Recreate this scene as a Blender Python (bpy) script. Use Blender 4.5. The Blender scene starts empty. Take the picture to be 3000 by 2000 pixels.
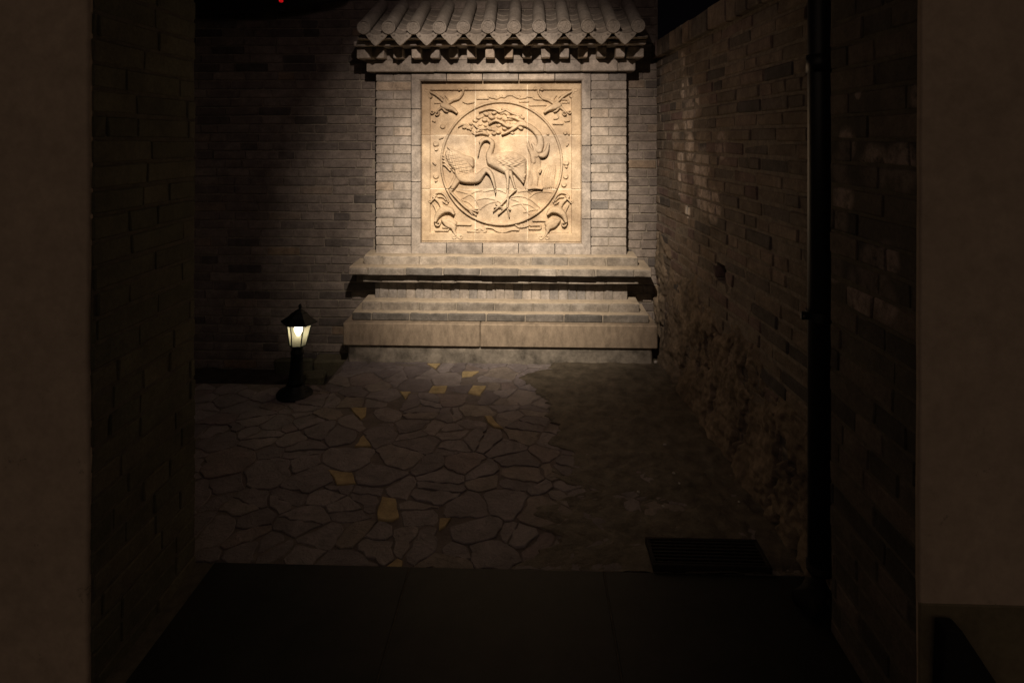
import bpy, math, random
import numpy as np
from mathutils import Vector, Matrix
random.seed(7); rng = np.random.default_rng(5)
S = bpy.context.scene
COL = S.collection
R = math.radians

# ------------------------------------------------------------------ camera
F = 1700.0; HZ = 405.0; CAMH = 1.59; YAW = R(1.85)
cam = bpy.data.cameras.new('camera'); camo = bpy.data.objects.new('camera', cam); COL.objects.link(camo)
camo.location = (0, 0, CAMH); camo.rotation_euler = (R(90), 0, YAW)
cam.sensor_width = 36; cam.lens = 36*F/3000.0; cam.shift_y = -(1000-HZ)/3000.0
cam.clip_end = 500; cam.clip_start = 0.02
S.camera = camo

def ray(px, py):
    u = (px-1500)/F; v = (HZ-py)/F
    return Vector((u*math.cos(YAW)-math.sin(YAW), u*math.sin(YAW)+math.cos(YAW), v))
def at_y(px, py, Y):            # where the line of sight meets the vertical plane y = Y
    d = ray(px, py); t = Y/d.y
    return Vector((d.x*t, Y, CAMH+d.z*t))
def at_g(px, py, z=0.0):        # ... and where it meets the ground
    d = ray(px, py); t = (z-CAMH)/d.z
    return Vector((d.x*t, d.y*t, z))

# ------------------------------------------------------------------ materials
def mat(name):
    m = bpy.data.materials.new(name); m.use_nodes = True
    nt = m.node_tree; b = nt.nodes['Principled BSDF']
    return m, nt, b
def N(nt, t, **kw):
    n = nt.nodes.new(t)
    for k, v in kw.items():
        if k in n.inputs: n.inputs[k].default_value = v
        else: setattr(n, k, v)
    return n
def L(nt, a, b): nt.links.new(a, b)
def ramp(nt, fac, stops):
    r = nt.nodes.new('ShaderNodeValToRGB'); cr = r.color_ramp
    while len(cr.elements) < len(stops): cr.elements.new(0.5)
    for e, (p, c) in zip(cr.elements, stops):
        e.position = p; e.color = (*c, 1)
    L(nt, fac, r.inputs[0]); return r.outputs[0]
def mix(nt, fac, a, b, mode='MIX'):
    m = nt.nodes.new('ShaderNodeMix'); m.data_type = 'RGBA'; m.blend_type = mode
    if isinstance(fac, (int, float)): m.inputs[0].default_value = fac
    else: L(nt, fac, m.inputs[0])
    for s, v in ((6, a), (7, b)):
        if isinstance(v, tuple): m.inputs[s].default_value = (*v, 1)
        else: L(nt, v, m.inputs[s])
    return m.outputs[2]
def noise(nt, scale, detail=6, rough=0.6, coord=None, sc=(1, 1, 1), dist=0.0):
    n = N(nt, 'ShaderNodeTexNoise'); n.inputs['Scale'].default_value = scale
    n.inputs['Detail'].default_value = detail; n.inputs['Roughness'].default_value = rough
    n.inputs['Distortion'].default_value = dist
    g = nt.nodes.new('ShaderNodeNewGeometry')
    mp = nt.nodes.new('ShaderNodeMapping'); mp.inputs['Scale'].default_value = sc
    L(nt, g.outputs['Position'], mp.inputs[0]); L(nt, mp.outputs[0], n.inputs['Vector'])
    return n.outputs[0]
def attr(nt, name='tone'):
    a = nt.nodes.new('ShaderNodeAttribute'); a.attribute_name = name; return a.outputs['Fac']
def bump(nt, b, h, strength, dist):
    n = nt.nodes.new('ShaderNodeBump'); n.inputs['Strength'].default_value = strength
    n.inputs['Distance'].default_value = dist; L(nt, h, n.inputs['Height']); L(nt, n.outputs[0], b.inputs['Normal'])
def mathn(nt, op, a, b=None, clamp=False):
    m = nt.nodes.new('ShaderNodeMath'); m.operation = op; m.use_clamp = clamp
    for i, v in enumerate((a, b)):
        if v is None: continue
        if isinstance(v, (int, float)): m.inputs[i].default_value = v
        else: L(nt, v, m.inputs[i])
    return m.outputs[0]
def spots(nt, pts, soft=0.6):
    """sum of soft blobs (x,y,z,r) in world space: places where lime and paint are left on a wall"""
    g = nt.nodes.new('ShaderNodeNewGeometry'); out = None
    for (x, y, z, r) in pts:
        v = nt.nodes.new('ShaderNodeVectorMath'); v.operation = 'DISTANCE'
        L(nt, g.outputs['Position'], v.inputs[0]); v.inputs[1].default_value = (x, y, z)
        d = mathn(nt, 'DIVIDE', v.outputs['Value'], r)
        d = mathn(nt, 'SUBTRACT', 1.0, d, True)
        out = d if out is None else mathn(nt, 'MAXIMUM', out, d)
    return out

def brick_mat(name, stops, grain=0.5, stain=None, stain_col=(.5, .44, .37), bumpd=.004, lime=.0, sc=1.0, fleck=None, stain_k=.95):
    m, nt, b = mat(name)
    c = ramp(nt, attr(nt), stops)
    n1 = noise(nt, 14*sc, 8, .7); n2 = noise(nt, 90*sc, 5, .7); n3 = noise(nt, 3.2, 4, .6)
    f1 = ramp(nt, n1, [(.30, (.45, .44, .42)), (.72, (1.45, 1.42, 1.36))])
    c = mix(nt, grain, c, f1, 'MULTIPLY')
    f2 = ramp(nt, n2, [(.35, (.72, .72, .72)), (.65, (1.2, 1.2, 1.2))])
    c = mix(nt, .7, c, f2, 'MULTIPLY')
    f3 = ramp(nt, n3, [(.35, (.75, .72, .68)), (.65, (1.15, 1.15, 1.15))])
    c = mix(nt, .8, c, f3, 'MULTIPLY')
    if lime:
        l1 = ramp(nt, noise(nt, 11, 9, .75, sc=(1, 1, .6)), [(.60, (0, 0, 0)), (.70, (1, 1, 1))])
        c = mix(nt, mathn(nt, 'MULTIPLY', l1, lime), c, (.38, .34, .29))
    if stain:
        s = spots(nt, stain)
        k = mathn(nt, 'MULTIPLY', ramp(nt, noise(nt, 22, 8, .75), [(.36, (0, 0, 0)), (.56, (1, 1, 1))]),
                  ramp(nt, s, [(.03, (0, 0, 0)), (.35, (1, 1, 1))]))
        per = mathn(nt, 'FRACT', mathn(nt, 'MULTIPLY', attr(nt), 7.3))
        k = mathn(nt, 'MULTIPLY', k, ramp(nt, per, [(.10, (.3, .3, .3)), (.45, (1, 1, 1))]))
        c = mix(nt, mathn(nt, 'MULTIPLY', k, stain_k), c, stain_col)
        if fleck:
            f_ = mathn(nt, 'ADD', spots(nt, fleck), mathn(nt, 'MULTIPLY', n1, .9))
            c = mix(nt, ramp(nt, f_, [(.80, (0, 0, 0)), (.86, (1, 1, 1))]), c, (.75, .68, .58))
    L(nt, c, b.inputs['Base Color'])
    b.inputs['Roughness'].default_value = .92; b.inputs['Specular IOR Level'].default_value = .25
    h = mathn(nt, 'ADD', mathn(nt, 'MULTIPLY', n1, 1.0), mathn(nt, 'MULTIPLY', n2, .45))
    bump(nt, b, h, .8, bumpd)
    return m
def plain(name, col, rough=.8, var=.35, scale=18, bumpd=.002, col2=None, metal=0, spec=.3, sc=(1, 1, 1)):
    m, nt, b = mat(name)
    n1 = noise(nt, scale, 8, .68, sc=sc); n2 = noise(nt, scale*7, 4, .7)
    col2 = col2 or tuple(x*(1-var) for x in col)
    c = ramp(nt, n1, [(.35, col2), (.65, col)])
    c = mix(nt, .5, c, ramp(nt, n2, [(.3, (.7, .7, .7)), (.7, (1.2, 1.2, 1.2))]), 'MULTIPLY')
    L(nt, c, b.inputs['Base Color']); b.inputs['Roughness'].default_value = rough
    b.inputs['Metallic'].default_value = metal; b.inputs['Specular IOR Level'].default_value = spec
    if bumpd: bump(nt, b, mathn(nt, 'ADD', n1, mathn(nt, 'MULTIPLY', n2, .5)), .7, bumpd)
    return m

M = {}
GREY = [(0, (.06, .055, .056)), (.15, (.105, .095, .092)), (.5, (.19, .166, .152)), (.9, (.25, .218, .196)), (1, (.26, .20, .145))]
M['back_brick'] = brick_mat('weathered_grey_brick', GREY, .75)
M['screen_brick'] = brick_mat('pale_grey_brick', [(0, (.11, .108, .11)), (.12, (.22, .208, .20)), (.5, (.345, .315, .29)), (.9, (.43, .385, .34)), (1, (.44, .34, .25))], .85)
M['ledge_brick'] = brick_mat('ledge_brick', [(0, (.09, .088, .085)), (.3, (.17, .16, .15)), (.6, (.29, .265, .235)), (1, (.37, .33, .285))], .85)
stain_pts = [at_y(1, 1, 1)]*0
M['tile'] = brick_mat('grey_roof_clay', [(0, (.22, .205, .185)), (1, (.36, .325, .285))], .55, bumpd=.002)
M['mortar'] = plain('lime_mortar', (.33, .29, .235), .95, .4, 30, .003)
M['dark_mortar'] = plain('old_mortar', (.27, .23, .18), .95, .5, 30, .003)
M['pier_mortar'] = plain('pier_mortar', (.12, .105, .075), .95, .4, 30, .003)
M['pale_mortar'] = plain('pale_mortar', (.44, .38, .30), .95, .3, 30, .003)
M['granite'] = plain('sandy_granite', (.37, .295, .215), .9, .42, 26, .003, sc=(1, 1, .45))
M['wash'] = plain('cement_wash', (.42, .35, .26), .95, .25, 25, .003)
M['plinth'] = plain('cement_plinth', (.31, .275, .225), .95, .68, 9, .008)
M['plaster'] = plain('brown_plaster', (.46, .36, .27), .85, .12, 3.0, .0015)
M['skirting'] = plain('skirting_paint', (.20, .165, .10), .8, .3, 6, .001)
M['slab'] = plain('black_granite', (.020, .0205, .0185), .55, .45, 5, .0003, spec=.2)
M['pipe'] = plain('black_pipe', (.014, .015, .015), .42, .3, 8, .0006, spec=.5)
M['iron'] = plain('cast_iron_green', (.005, .0085, .007), .5, .4, 30, .0006, spec=.25)
M['grate'] = plain('rusty_iron', (.025, .02, .017), .75, .5, 40, .001, metal=.4)
M['bed'] = plain('paving_mortar', (.185, .155, .135), .95, .4, 16, .006)
M['earth'] = plain('dark_earth', (.07, .058, .045), 1, .5, 14, .01)
M['mud'] = plain('brown_mud', (.150, .125, .090), .6, .6, 13, .012)
M['ochre'] = plain('ochre_stone', (.50, .385, .20), .85, .42, 16, .004)
M['render_coat'] = plain('crumbling_render', (.27, .21, .145), .97, .62, 6, .012)
M['pebble'] = plain('pale_pebble', (.5, .47, .42), .7, .2, 50, .001)

def flag_mat():
    m, nt, b = mat('flagstone')
    c = ramp(nt, attr(nt), [(0, (.155, .133, .135)), (.35, (.195, .170, .170)), (.7, (.24, .212, .208)), (.9, (.21, .178, .15)), (1, (.19, .15, .15))])
    n1 = noise(nt, 9, 8, .7, dist=.6); n2 = noise(nt, 60, 5, .7)
    c = mix(nt, .8, c, ramp(nt, n1, [(.3, (.55, .52, .5)), (.7, (1.35, 1.33, 1.3))]), 'MULTIPLY')
    c = mix(nt, .5, c, ramp(nt, n2, [(.3, (.7, .7, .7)), (.7, (1.2, 1.2, 1.2))]), 'MULTIPLY')
    L(nt, c, b.inputs['Base Color']); b.inputs['Roughness'].default_value = .72
    bump(nt, b, mathn(nt, 'ADD', n1, mathn(nt, 'MULTIPLY', n2, .3)), 1.0, .014)
    return m
M['flag'] = flag_mat()
def stone_relief_mat():
    m, nt, b = mat('carved_sandstone')
    c = ramp(nt, attr(nt), [(0, (.42, .325, .22)), (.5, (.56, .46, .335)), (.85, (.52, .465, .385)), (1, (.76, .70, .58))])
    n0 = noise(nt, 3.1, 5, .6, dist=.8)
    c = mix(nt, .75, c, ramp(nt, n0, [(.38, (.66, .62, .60)), (.60, (1.14, 1.12, 1.08))]), 'MULTIPLY')
    n1 = noise(nt, 11, 8, .7); n2 = noise(nt, 120, 4, .7); n3 = noise(nt, 32, 6, .75)
    c = mix(nt, .6, c, ramp(nt, n1, [(.3, (.60, .54, .47)), (.7, (1.16, 1.14, 1.1))]), 'MULTIPLY')
    c = mix(nt, .5, c, ramp(nt, n3, [(.3, (.62, .57, .50)), (.7, (1.2, 1.2, 1.2))]), 'MULTIPLY')
    c = mix(nt, .4, c, ramp(nt, n2, [(.3, (.8, .8, .8)), (.7, (1.12, 1.12, 1.12))]), 'MULTIPLY')
    L(nt, c, b.inputs['Base Color']); b.inputs['Roughness'].default_value = .88; b.inputs['Specular IOR Level'].default_value = .25
    bump(nt, b, mathn(nt, 'ADD', n3, mathn(nt, 'MULTIPLY', n2, .4)), .5, .002)
    return m
M['relief'] = stone_relief_mat()

def emit(name, col, s):
    m, nt, b = mat(name); b.inputs['Emission Color'].default_value = (*col, 1); b.inputs['Emission Strength'].default_value = s
    b.inputs['Base Color'].default_value = (*col, 1); return m
M['bulb'] = emit('lit_bulb', (1, .88, .62), 13)
M['red'] = emit('red_diode', (1, .01, .015), .35)
def glass_mat():
    m, nt, b = mat('frosted_pane'); nt.nodes.remove(b)
    t = N(nt, 'ShaderNodeBsdfTranslucent'); t.inputs[0].default_value = (.88, .84, .64, 1)
    d = N(nt, 'ShaderNodeBsdfTransparent'); d.inputs[0].default_value = (.92, .93, .86, 1)
    mx = nt.nodes.new('ShaderNodeMixShader'); mx.inputs[0].default_value = .30
    L(nt, d.outputs[0], mx.inputs[1]); L(nt, t.outputs[0], mx.inputs[2])
    L(nt, mx.outputs[0], nt.nodes['Material Output'].inputs[0]); return m
M['glass'] = glass_mat()

# ------------------------------------------------------------------ mesh helpers
class MB:
    def __init__(s, T=None): s.v = []; s.f = []; s.t = []; s.T = T
    def add(s, vs, fs, tone=.5, T=None):
        o = len(s.v); T = T or s.T
        s.v += [tuple(T @ Vector(p)) if T else tuple(p) for p in vs]
        s.f += [tuple(i+o for i in f) for f in fs]; s.t += [tone]*len(fs)
    def cbox(s, x0, x1, y0, y1, z0, z1, c=.004, tone=.5, j=0.0, T=None, skip_back=False):
        """box with chamfered edges and slightly uneven corners"""
        c = min(c, (x1-x0)*.45, (y1-y0)*.45, (z1-z0)*.45)
        vs = []; idx = {}
        for a, X in ((0, x0), (1, x1)):
            for b_, Y in ((0, y0), (1, y1)):
                for d, Z in ((0, z0), (1, z1)):
                    jx, jy, jz = (random.uniform(-j, j) for _ in range(3))
                    sx, sy, sz = (1 if a == 0 else -1), (1 if b_ == 0 else -1), (1 if d == 0 else -1)
                    base = Vector((X+jx, Y+jy, Z+jz))
                    for k in range(3):
                        off = [c*sx, c*sy, c*sz]; off[k] = 0
                        idx[(a, b_, d, k)] = len(vs); vs.append(base+Vector(off))
        g = lambda a, b_, d, k: idx[(a, b_, d, k)]
        fs = []
        for a in (0, 1):
            q = [g(a, 0, 0, 0), g(a, 1, 0, 0), g(a, 1, 1, 0), g(a, 0, 1, 0)]; fs.append(q if a else q[::-1])
            q = [g(0, a, 0, 1), g(1, a, 0, 1), g(1, a, 1, 1), g(0, a, 1, 1)]; fs.append(q[::-1] if a else q)
            q = [g(0, 0, a, 2), g(1, 0, a, 2), g(1, 1, a, 2), g(0, 1, a, 2)]; fs.append(q if a else q[::-1])
        for a in (0, 1):
            for b_ in (0, 1):
                q = [g(a, b_, 0, 0), g(a, b_, 0, 1), g(a, b_, 1, 1), g(a, b_, 1, 0)]; fs.append(q if a == b_ else q[::-1])
                q = [g(a, 0, b_, 0), g(a, 0, b_, 2), g(a, 1, b_, 2), g(a, 1, b_, 0)]; fs.append(q[::-1] if a == b_ else q)
                q = [g(0, a, b_, 1), g(0, a, b_, 2), g(1, a, b_, 2), g(1, a, b_, 1)]; fs.append(q if a == b_ else q[::-1])
                for d in (0, 1):
                    q = [g(a, b_, d, 0), g(a, b_, d, 1), g(a, b_, d, 2)]; fs.append(q if (a+b_+d) % 2 == 0 else q[::-1])
        s.add(vs, fs, tone, T)
    def lathe(s, prof, n=24, center=(0, 0, 0), tone=.5, T=None, sides_rot=0.0, close=True):
        vs = []; fs = []
        for (r, z) in prof:
            for i in range(n):
                a = 2*math.pi*i/n+sides_rot
                vs.append((center[0]+r*math.cos(a), center[1]+r*math.sin(a), center[2]+z))
        for k in range(len(prof)-1):
            for i in range(n):
                j = (i+1) % n
                fs.append((k*n+i, k*n+j, (k+1)*n+j, (k+1)*n+i))
        if close:
            fs.append(tuple(range(n))[::-1]); fs.append(tuple((len(prof)-1)*n+i for i in range(n)))
        s.add(vs, fs, tone, T)
    def tube(s, pts, rs, n=12, tone=.5, cap=True):
        pts = [Vector(p) for p in pts]; vs = []; fs = []
        for k, p in enumerate(pts):
            d = (pts[min(k+1, len(pts)-1)]-pts[max(k-1, 0)]).normalized()
            a = Vector((0, 0, 1)) if abs(d.z) < .9 else Vector((1, 0, 0))
            u = d.cross(a).normalized(); w = d.cross(u)
            r = rs[k] if isinstance(rs, (list, tuple)) else rs
            for i in range(n):
                t = 2*math.pi*i/n; vs.append(p+u*r*math.cos(t)+w*r*math.sin(t))
        for k in range(len(pts)-1):
            for i in range(n):
                j = (i+1) % n; fs.append((k*n+i, (k+1)*n+i, (k+1)*n+j, k*n+j))
        if cap: fs.append(tuple(range(n))); fs.append(tuple((len(pts)-1)*n+i for i in range(n))[::-1])
        s.add(vs, fs, tone)
    def build(s, name, m, parent=None, smooth=False):
        me = bpy.data.meshes.new(name); me.from_pydata(s.v, [], s.f); me.update()
        at = me.attributes.new('tone', 'FLOAT', 'FACE'); at.data.foreach_set('value', s.t)
        me.materials.append(m)
        if smooth: me.polygons.foreach_set('use_smooth', [True]*len(me.polygons))
        o = bpy.data.objects.new(name, me); COL.objects.link(o)
        if parent: o.parent = parent
        return o
def fix_normals(o):
    import bmesh
    bm = bmesh.new(); bm.from_mesh(o.data); bmesh.ops.recalc_face_normals(bm, faces=bm.faces); bm.to_mesh(o.data); bm.free(); return o
def tag(o, label=None, cat=None, group=None, kind=None):
    if label: o['label'] = label
    if cat: o['category'] = cat
    if group: o['group'] = group
    if kind: o['kind'] = kind
    return o
def empty(name, loc=(0, 0, 0)):
    o = bpy.data.objects.new(name, None); COL.objects.link(o); o.location = loc; o.empty_display_size = .1; return o
def adopt(o, parent):
    """world-space mesh made a child of an empty standing elsewhere"""
    o.parent = parent; o.matrix_parent_inverse = Matrix.Translation(parent.location).inverted(); return o

def snoise(x, y, z=0, s=1.0):
    from mathutils import noise as mn
    return mn.fractal(Vector((x*s, y*s, z*s)), 1.0, 2.0, 5)

CH = .0667
def lay_bricks(mb, L_, z0, z1, T, blen=.252, ch=CH, joint=.009, depth=.05, jit=.0018, skip=None, hole=None, vj=.006, c=.004, phase=0, tone=None, out=.0025):
    """bricks with the outer face at local y=0 (outwards is -y), running along local x from 0 to L_"""
    n = int(round((z1-z0)/ch)); 
    for k in range(n):
        za = z0+k*ch; x = -random.uniform(0, blen) if phase is None else -((k+phase) % 2)*blen*.25-random.uniform(0, .02)
        r = (k % 2)
        while x < L_:
            w = blen if random.random() < .68 else blen*.5
            xa, xb = max(x, 0), min(x+w, L_)
            if xb-xa > .02 and not (skip and skip((xa+xb)/2, za+ch/2)):
                o = random.uniform(-out, out)
                t = tone(k) if tone else random.random()
                sag = .002*math.sin(3*xa+k*.4)
                if hole and za+ch > hole[2]+.01 and za < hole[3]-.01 and xb > hole[0] and xa < hole[1]:
                    if xa < hole[0]-.02: mb.cbox(xa+vj/2, hole[0], o, depth, za+joint/2+sag, za+ch-joint/2+sag, c, t, jit*2, T)
                    if xb > hole[1]+.02: mb.cbox(hole[1], xb-vj/2, o, depth, za+joint/2+sag, za+ch-joint/2+sag, c, t, jit*2, T)
                    x += w; continue
                mb.cbox(xa+vj/2, xb-vj/2, o, depth, za+joint/2+sag, za+ch-joint/2+sag, c, t, jit, T)
            x += w

# ------------------------------------------------------------------ planes of the place
YB = 4.37                  # back brick wall
YP = 4.25                  # face of the screen wall
xL = at_y(1101, 600, YP).x; xR = at_y(1835.5, 600, YP).x
XC = at_y(1923, 600, YB).x # corner with the right wall
ZR = lambda y, s: CAMH+(HZ-y)/s

# ---- back wall
bw = empty('brick_wall', (-1.0, YB, 0))
tag(bw, 'long weathered grey brick wall behind the carved screen and the lantern', 'wall')
mb = MB(Matrix.Translation((-4.6, YB, 0)))
def back_tone(k): return random.choice([random.uniform(.12, .6), random.uniform(.4, .9), random.uniform(.45, .95), random.uniform(.5, 1)])
def bskip(x, z):
    X = x-4.6
    return xL+.06 < X < xR-.06 and 0.5 < z < 2.0
lay_bricks(mb, XC+4.6+.01, -.24, 3.05, mb.T, skip=bskip, phase=None, tone=back_tone, out=.002)
adopt(mb.build('brickwork', M['back_brick']), bw)
mb = MB(); mb.cbox(-4.6, XC+.012, YB+.009, YB+.24, -.3, 3.05, .002)
adopt(mb.build('mortar', M['mortar']), bw)

# ---- right wall (runs a little askew)
P0 = Vector((XC, YB, 0)); P1 = Vector((1.062, 2.02, 0))
d = (P1-P0); LR = d.length; ang = math.atan2(d.y, d.x)
TR = Matrix.Translation(P0) @ Matrix.Rotation(ang, 4, 'Z')      # local x runs towards the camera, local -y faces the court
def rw(u, z): return TR @ Vector((u, 0, z))
def depth_u(px):    # u on the right wall below picture column px
    q = ray(px, 405); A = Matrix(((d.normalized().x, -q.x), (d.normalized().y, -q.y))); 
    return (A.inverted() @ Vector((-P0.x, -P0.y)))[0]
def rwpt(px, py):
    u = depth_u(px); p = rw(u, 0); t = p.y/ray(px, py).y
    return (p.x, p.y, CAMH+ray(px, py).z*t)
lime = [(*rwpt(x, y), r) for x, y, r in ((2010, 75, .05), (2000, 180, .07), (2005, 260, .10), (2030, 300, .12), (1995, 480, .10), (2060, 480, .12), (2020, 430, .10),
        (2015, 345, .12), (2060, 580, .12), (2000, 540, .12), (2090, 600, .12), (2110, 425, .09), (2015, 620, .06), (1980, 400, .10), (2050, 500, .14))]
M['right_brick'] = brick_mat('old_dark_brick', [(0, (.06, .058, .06)), (.3, (.12, .108, .097)), (.6, (.19, .16, .128)), (.85, (.235, .19, .15)), (1, (.17, .125, .115))], .8, stain=lime, stain_col=(.58, .49, .41), fleck=[(*rwpt(2015, 622), .055), (*rwpt(2000, 250), .02)], bumpd=.005, lime=.3)
Mwhite = rwpt(2015, 622)
def rub_top(u): return .87-.17*min(1, max(0, u/.9))-.14*max(0, u-.9)+.05*math.sin(u*9)+.03*math.sin(u*23)
hole_u = depth_u(2112); hz = rwpt(2112, 802)[2]
rwo = empty('brick_wall', (XC+.05, 3.2, 0))
tag(rwo, 'old dark brick wall on the right with crumbling render along its foot and a small hole', 'wall')
mb = MB(TR)
ZCOP = 2.175
def rskip(u, z):
    return False
lay_bricks(mb, LR, -.03, ZCOP, TR, blen=.25, skip=rskip, hole=(hole_u-.065, hole_u+.055, hz-.055, hz+.05), vj=.008, phase=None, jit=.003, out=.004, c=.006, joint=.011, tone=lambda k: random.choice([random.uniform(.1, 1), random.uniform(.4, 1)]))
adopt(mb.build('brickwork', M['right_brick']), rwo)
mb = MB(TR)
# mortar body with the hole left open
for (a, b_, c_, e) in ((0, LR, hz+.05, 2.3), (0, LR, -.3, hz-.05), (0, hole_u-.07, hz-.05, hz+.05), (hole_u+.06, LR, hz-.05, hz+.05)):
    mb.cbox(a, b_, .0055, .26, c_, e, .0005)
mb.cbox(hole_u-.07, hole_u+.06, .16, .26, hz-.05, hz+.05, .0005)
adopt(mb.build('mortar', M['dark_mortar']), rwo)
mb = MB(TR)
x = -.02; k = 0
while x < LR:
    w = random.choice([.07, .13, .25, .13]); 
    mb.cbox(max(x, 0)+.005, x+w-.005, -.035+random.uniform(-.004, .004), .2, ZCOP+.004, ZCOP+.125+random.uniform(-.004, .004), .006, random.uniform(.3, 1), .003, TR); x += w
adopt(mb.build('coping', M['right_brick']), rwo)
# crumbling render at the foot: a rough skin that bulges outwards
nu, nz = 260, 110
vs = []; fs = []; ton = []
for i in range(nu+1):
    u = LR*i/nu; top = rub_top(u)
    for j in range(nz+1):
        v = j/nz; z = -.02+(top+.02)*v
        p = rw(u, z)
        n = snoise(p.x*1.0, p.y, p.z, 3.2)*.020+snoise(p.x+7, p.y, p.z, 11)*.012+snoise(p.x+3, p.y, p.z, 34)*.008
        pit = snoise(p.x+31, p.y*1.4, p.z*.8, 6.0); pit = -.045*max(0, min(1, (pit-.32)*5))
        foot = .085*max(0, 1-z/.32)**1.5+.012
        edge = .004-.016*(1-min(1, (1-v)/.12))
        o = foot*.6+edge+(n+pit)*min(1, (1-v)/.05+.2)
        vs.append(Vector((u, -o, z)))
for i in range(nu):
    for j in range(nz):
        a = i*(nz+1)+j; fs.append((a, a+nz+1, a+nz+2, a+1))
mb = MB(TR); mb.add(vs, fs)
adopt(mb.build('render_coat', M['render_coat'], smooth=True), rwo)['label'] = 'rough brown crumbling render at the foot of the wall'

# ---- brick reveals of the gateway and the plastered walls beside them
XJL, XJR = -1.24, .962
def reveal(x, y0, y1, side, label, m, ph):
    e = empty('gate_pier', (x+side*.1, (y0+y1)/2, 0)); tag(e, label, 'pier')
    if side > 0: T = Matrix.Translation((x, y1, 0)) @ Matrix.Rotation(R(-90), 4, 'Z')
    else: T = Matrix.Translation((x, y0, 0)) @ Matrix.Rotation(R(90), 4, 'Z')
    b = MB(T); lay_bricks(b, y1-y0, -.02, 3.1, T, blen=.27, ch=.073, phase=None, jit=.002, out=.002, c=.004, joint=.010, depth=.03)
    adopt(b.build('brickwork', m), e)
    b = MB(); xa, xb = (x+.004, x+.5) if side > 0 else (x-.5, x-.004)
    b.cbox(xa, xb, y0+.004, y1-.004, -.3, 3.1, .001)
    adopt(b.build('mortar', M['pier_mortar']), e)
    if side < 0:      # outer face of the pier, seen from the court
        b = MB(); b.cbox(x-2.6, x-.05, y1-.02, y1+.02, -.1, 3.1, .002); adopt(b.build('outer_face', M['dark_mortar']), e)
    return e
M['pier_brick'] = brick_mat('dark_pier_brick', [(0, (.085, .083, .055)), (.5, (.10, .095, .062)), (1, (.125, .112, .075))], .4, bumpd=.003)
def jp(px, py):     # a point on the right reveal
    q = ray(px, py); t = XJR/q.x; return (XJR, q.y*t, CAMH+q.z*t)
jl = [(*jp(x, y), r) for x, y, r in ((2455, 490, .06), (2560, 490, .08), (2640, 490, .08), (2520, 850, .09), (2590, 880, .07), (2440, 780, .06), (2470, 570, .07), (2560, 780, .08), (2600, 760, .06), (2480, 420, .06), (2515, 275, .02), (2460, 640, .06), (2700, 280, .05))]
M['pier_brick_r'] = brick_mat('patched_pier_brick', [(0, (.05, .045, .04)), (.5, (.085, .075, .06)), (1, (.15, .12, .10))], .7, stain=jl, stain_col=(.36, .28, .25), stain_k=.8, bumpd=.006)
reveal(XJL, 1.602, 2.11, -1, 'dark brick pier at the left edge of the gateway beside bare plaster', M['pier_brick'], 0)
reveal(XJR, 1.454, 1.90, 1, 'dark brick pier right of the black pipe with pale lime patches', M['pier_brick_r'], 1)

def plaster(xe_top, xe_bot, y, side, label, skirt=None):
    """plastered wall facing the viewer with a rounded arris towards the opening"""
    e = empty('plaster_wall', (xe_bot+side*1.0, y, 0)); tag(e, label, 'wall')
    vs = []; fs = []; rr = .009 if side < 0 else .007; K = 8; prof = []
    for k in range(K+1):
        a = math.pi/2*k/K; prof.append((rr-rr*math.cos(a)*1.0, rr-rr*math.sin(a)))
    prof = [(0, rr+.008)]+[(0, rr)]+prof[1:]+[(2.4, 0), (2.4, .18)]
    zs = [-.05+i*.08 for i in range(41)]
    for z in zs:
        t = z/3.1; xe = xe_bot+(xe_top-xe_bot)*t
        for q, (a, b_) in enumerate(prof):
            w = .004*snoise(xe*2, z*1.7, y, 1.5) if q < len(prof)-2 else 0
            vs.append((xe+side*a+w, y+b_+.003*snoise(a, z, 3, 2), z))
    n = len(prof)
    for i in range(len(zs)-1):
        for k in range(n-1):
            q = (i*n+k, i*n+k+1, (i+1)*n+k+1, (i+1)*n+k); fs.append(q if side > 0 else q[::-1])
    b = MB(); b.add(vs, fs); adopt(b.build('plaster_face', M['plaster'], smooth=True), e)
    if skirt:
        b = MB(); b.cbox(xe_bot+side*.001 if side > 0 else xe_bot-2.4, xe_bot+2.4 if side > 0 else xe_bot-.001, y-.004, y+.008, -.04, skirt, .003)
        adopt(b.build('skirting', M['skirting']), e)
    return e
# plaster colour: blemishes
m = M['plaster']; nt = m.node_tree; b = nt.nodes['Principled BSDF']
src = b.inputs['Base Color'].links[0].from_socket
chips = ramp(nt, noise(nt, 8, 7, .8), [(.61, (0, 0, 0)), (.65, (1, 1, 1))])
g_ = nt.nodes.new('ShaderNodeNewGeometry'); sp = nt.nodes.new('ShaderNodeSeparateXYZ'); L(nt, g_.outputs['Position'], sp.inputs[0])
low = ramp(nt, sp.outputs['Z'], [(.80, (1, 1, 1)), (1.0, (0, 0, 0))])
L(nt, mix(nt, mathn(nt, 'MULTIPLY', mathn(nt, 'MULTIPLY', chips, low), .6), src, (.14, .12, .09)), b.inputs['Base Color'])
YL_ = 1.592; YR_ = 1.452
plaster(-1.239, -1.247, YL_, -1, 'plain brown plaster wall on the left with a rounded corner')
pt, pb = .959, .950
plaster(pt, pb, YR_, 1, 'plain brown plaster wall on the right with a darker painted foot', skirt=at_y(2750, 1766, YR_).z)
lt = empty('lintel_blocker', (0, 1.8, 3.12)); tag(lt, 'unseen dark beam over the gateway, added to block sky glow', 'light blocker')
b = MB(); b.cbox(-3.8, 3.4, 1.46, 2.09, 3.12, 3.5, .01); adopt(b.build('beam', M['pier_brick']), lt)  # out of view, added to keep the sky glow off the back wall
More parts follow.
